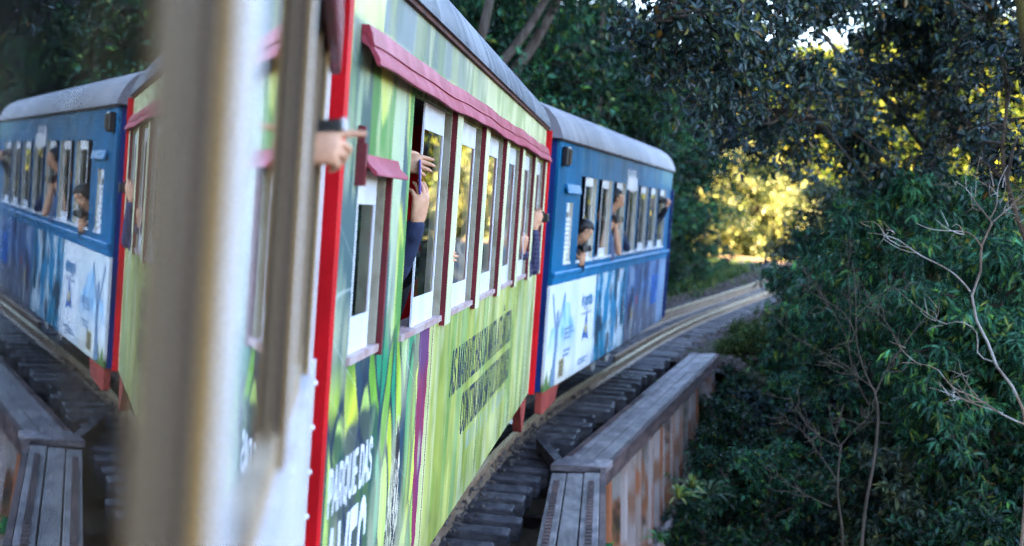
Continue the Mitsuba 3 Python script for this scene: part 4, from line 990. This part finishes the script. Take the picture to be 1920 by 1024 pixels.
def person(label, M, head, face, shoulders, elbows, wrists, hands, cloth, skin, cuff=.86, hair=True, group=None):
    """local coach coordinates for head, shoulders and chest; wrists and elbows in world space (one or two arms)"""
    k = uniq('person')
    Lw = lambda p: (M @ np.r_[p, 1])[:3]
    up = M[:3, 2]
    hc = Lw(head)
    sh = [Lw(x) for x in shoulders]
    mid = (sh[0] + sh[1]) / 2
    pel = mid - up * .52
    body = [bone(mid - up * .02, .075, hc - up * .07, .055), bone(sh[0], .062, sh[1], .062), bone(mid - up * .05, .115, pel, .12), bone(sh[0] - up * .03, .075, pel, .10), bone(sh[1] - up * .03, .075, pel, .10)]
    clo = [bone(sh[0], .075, sh[1], .075), bone(mid - up * .05, .128, pel, .135), bone(sh[0] - up * .03, .088, pel, .115), bone(sh[1] - up * .03, .088, pel, .115)]
    hp, hr, eyes = head_parts(hc, face, up)
    body += hp
    for i, (e, w) in enumerate(zip(elbows, wrists)):
        e, w = np.asarray(e), np.asarray(w)
        s_ = sh[i]
        body += [bone(s_, .052, e, .040), bone(e, .041, e + (w - e) * .35, .042), bone(e + (w - e) * .35, .042, w, .027)]
        c = cuff if np.isscalar(cuff) else cuff[i]
        if c > 0:
            q = e + (w - e) * c
            clo += [bone(s_, .070, e, .056), bone(e, .056, e + (w - e) * .3 * min(1, c), .057), bone(e + (w - e) * .3 * min(1, c), .057, q, .044)]
            rng_ = np.random.default_rng(i + 3)
            for t in (.25, .45, .65, .8):                       # folds of the sleeve
                if t < c:
                    x = e + (w - e) * t; nrm = unit(np.cross(w - e, rng_.normal(0, 1, 3)))
                    clo.append(bone(x - nrm * .03, .030, x + nrm * .028 + (w - e) * .05, .030))
            clo.append(bone(e + (w - e) * (c - .05), .046, q, .046))
        else:
            clo += [bone(s_, .070, s_ + (e - s_) * .6, .058)]
        hnd, _ = hand(w, **hands[i])
        body += hnd
    m = join(body).refine_to_length(.014)
    put_exact(k, to_tm(m, 6), skin, True)
    put(f'{k}__jacket', to_tm(join(clo).refine_to_length(.025), 5), cloth, True)
    if hair: put(f'{k}__hair', to_tm(hr.refine_to_length(.02), 4), 'm_hair', True)
    for e in eyes: put(f'{k}__eye', e, 'm_black', True)
    tag(k, label, 'person', group)
    return k
def gadget(key, label, catg, parts, c, ex, ez):
    """parts: (mesh in local x right, y forward, z up, material, part name)"""
    ex = unit(np.asarray(ex, float)); ez = np.asarray(ez, float); ez = unit(ez - ex * (ez @ ex))
    M = np.eye(4); M[:3, 0], M[:3, 1], M[:3, 2], M[:3, 3] = ex, np.cross(ez, ex), ez, c
    k = uniq(key)
    for n_, (mesh, mat, part) in enumerate(parts): (put_exact if n_ == 0 else put)(k if n_ == 0 else f'{k}__{part}', mesh, mat, 30, M)
    tag(k, label, catg)
def camera_parts(tan=False):
    lens = trimesh.creation.cylinder(.030, .06, sections=20).apply_transform(trimesh.transformations.rotation_matrix(np.pi / 2, [1, 0, 0])).apply_translation((0.005, .055, 0))
    ring = trimesh.creation.cylinder(.033, .018, sections=20).apply_transform(trimesh.transformations.rotation_matrix(np.pi / 2, [1, 0, 0])).apply_translation((0.005, .07, 0))
    return [(cat([box(-.062, .062, -.028, .028, -.042, .036, .006), box(-.022, .026, -.022, .026, .037, .056, .006), box(-.066, -.035, -.030, .044, -.040, .034, .006)]), 'm_black', ''), (lens, 'm_printtan' if tan else 'm_black', 'lens'), (ring, 'm_rubber', 'focus_ring')]
# 1 nearest coach: pointing hand holding a small camera
w1 = P(545, 285, 3.40)
person('hand reaching from the nearest coach window, index finger pointing out', M_NEAR, (-.42, -1.2, 2.78), (.5, .8, 0), [(-.20, -1.05, 2.48), (-.55, -1.2, 2.48)], [w1 + [-.22, -.08, -.16]], [w1],
       [dict(ex=(.98, .06, .12), ez=(.0, -.85, .5), curl=(.10, .75, .85, .95), thumb=.6, s=1.12)], 'm_blackcloth', 'm_skinpale', .80)
gadget('pocket_camera', 'small dark pocket camera gripped above the pointing hand at the nearest coach', 'camera', [(box(-.045, .045, -.012, .012, -.016, .016, .004), 'm_black', ''), (box(.0455, .058, -.011, .011, -.015, .017, .003), 'm_white', 'strap_lug')], P(605, 238, 3.42), (1, .05, .1), (0, 0, 1))
# 2 first window of the green coach: two hands holding a phone upright
w2a, w2b = P(783, 414, 6.20), P(738, 303, 6.22)
person('person in navy jacket holding a phone upright out of the first green coach window', M_GREEN, (-.40, 1.48, 2.72), (1, .3, 0), [(-.15, 1.42, 2.36), (-.34, 1.80, 2.36)], [P(742, 512, 6.28), P(700, 330, 6.35)], [w2a, w2b],
       [dict(ex=(.16, -.05, 1), ez=(.75, -.65, .0), curl=(.30, .36, .40, .5), thumb=.8, mirror=-1, s=1.12, spread=.25), dict(ex=(1, .0, -.10), ez=(.05, -.9, .35), curl=(.22, .30, .32, .35), thumb=.6, s=1.1, spread=.2)], 'm_navycloth', 'm_skin', (.93, .6))
gadget('smartphone', 'phone with a purple edge held upright between two hands at the green coach', 'phone', [(box(-.0045, .0045, -.036, .036, -.075, .075, .003), 'm_purple', ''), (box(-.006, -.0046, -.033, .033, -.070, .070), 'm_black', 'screen')], P(787, 332, 6.20), (1, .1, 0), (.02, 0, 1))
# 3 fingertips at the second window
w3 = P(798, 486, 7.36)
person('fingers curling round the second window post of the green coach', M_GREEN, (-.55, 2.95, 2.70), (.6, 1, 0), [(-.26, 2.85, 2.36), (-.60, 3.1, 2.36)], [w3 + [-.15, .05, -.12]], [w3],
       [dict(ex=(1, -.10, .08), ez=(.1, -.9, .3), curl=(.25, .25, .28, .3), thumb=.6)], 'm_blackcloth', 'm_skinpale', .8)
# 4 last window of the green coach: plaid sleeve and camera
w4a, w4b = P(1002, 424, 12.75), P(978, 468, 12.40)
person('person in dark plaid shirt holding a black camera out of the last green coach window', M_GREEN, (-.32, 8.22, 2.70), (.4, 1, 0), [(-.10, 8.1, 2.35), (-.42, 8.3, 2.35)], [P(1001, 506, 12.85), P(988, 512, 12.75)], [w4a, w4b],
       [dict(ex=(.35, .1, 1), ez=(.4, -.9, 0), curl=(.5, .5, .55, .6), thumb=.6, mirror=-1, s=1.2), dict(ex=(.15, -.1, 1), ez=(.3, -.95, 0), curl=(.7, .8, .8, .8), thumb=.5, s=1.2)], 'm_plaid', 'm_skinpale', (.88, .85))
gadget('black_camera', 'black camera held out of the last green coach window', 'camera', camera_parts(), P(1016, 408, 12.80), (1, -.2, 0), (0, 0, 1))
# 5 first window of the blue coach: man looking down at a camera
w5 = P(1092, 490, 16.05)
Mi = np.linalg.inv(M_BLUE)
loc_b = lambda u, v, Y: (Mi @ np.r_[P(u, v, Y), 1])[:3]
person('dark-haired man leaning out of the first blue coach window, looking down', M_BLUE, loc_b(1096, 433, 16.15), (.55, .25, -.55), [(-.12, 1.68, 2.20), (-.38, 1.95, 2.20)], [P(1086, 505, 16.12)], [w5],
       [dict(ex=(.1, -.1, 1), ez=(.5, -.85, 0), curl=(.6, .7, .75, .8), thumb=.6)], 'm_blackcloth', 'm_skin', .5)
gadget('black_camera', 'small black camera under the chin of the dark-haired man', 'camera', camera_parts(), P(1094, 466, 16.02), (.3, -1, 0), (0, 0, 1))
# 6 third blue window: arm raised with a camera
w6a, w6b = P(1141, 432, 18.35), P(1154, 423, 18.42)
person('person in grey-blue shirt, bare elbow on the sill of the third blue coach window', M_BLUE, loc_b(1157, 372, 18.55), (.8, .1, 0), [(-.10, 4.02, 2.42), (-.40, 4.25, 2.42)], [P(1146, 482, 18.45), P(1160, 474, 18.45)], [w6a, w6b],
       [dict(ex=(.45, .1, 1), ez=(.2, -.95, 0), curl=(.5, .6, .6, .7), thumb=.6), dict(ex=(.5, .2, .8), ez=(.2, -.95, 0), curl=(.5, .6, .6, .7), thumb=.6)], 'm_bluecloth', 'm_skin', (.85, .0))
gadget('black_camera', 'camera with a tan lens pointing out of the third blue coach window', 'camera', camera_parts(True), P(1156, 412, 18.42), (.35, -1, 0), (0, 0, 1))
# 7 fourth blue window: navy elbow
w7 = P(1168, 440, 19.9)
person('navy sleeved elbow resting on the sill of the fourth blue coach window', M_BLUE, (-.42, 5.4, 2.62), (.8, .6, 0), [(-.16, 5.25, 2.36), (-.46, 5.5, 2.36)], [P(1176, 466, 19.75)], [w7],
       [dict(ex=(-.4, .2, 1), ez=(.3, -.9, 0), curl=(.4, .4, .4, .4), thumb=.5)], 'm_navycloth', 'm_skin', .9)
# 8 last blue window: black sleeve
w8 = P(1250, 388, 23.45)
person('black sleeved arm stretched out of the last blue coach window, filming backwards', M_BLUE, (-.30, 9.15, 2.74), (.8, .2, 0), [(-.08, 9.05, 2.42), (-.40, 9.3, 2.42)], [P(1236, 412, 23.5)], [w8],
       [dict(ex=(.35, -.2, .9), ez=(.3, -.9, 0), curl=(.5, .6, .6, .7), thumb=.6)], 'm_blackcloth', 'm_skinpale', .9)
gadget('black_camera', 'small camera in the hand stretched from the last blue coach window', 'camera', camera_parts(), P(1244, 377, 23.42), (1, .3, 0), (0, 0, 1))
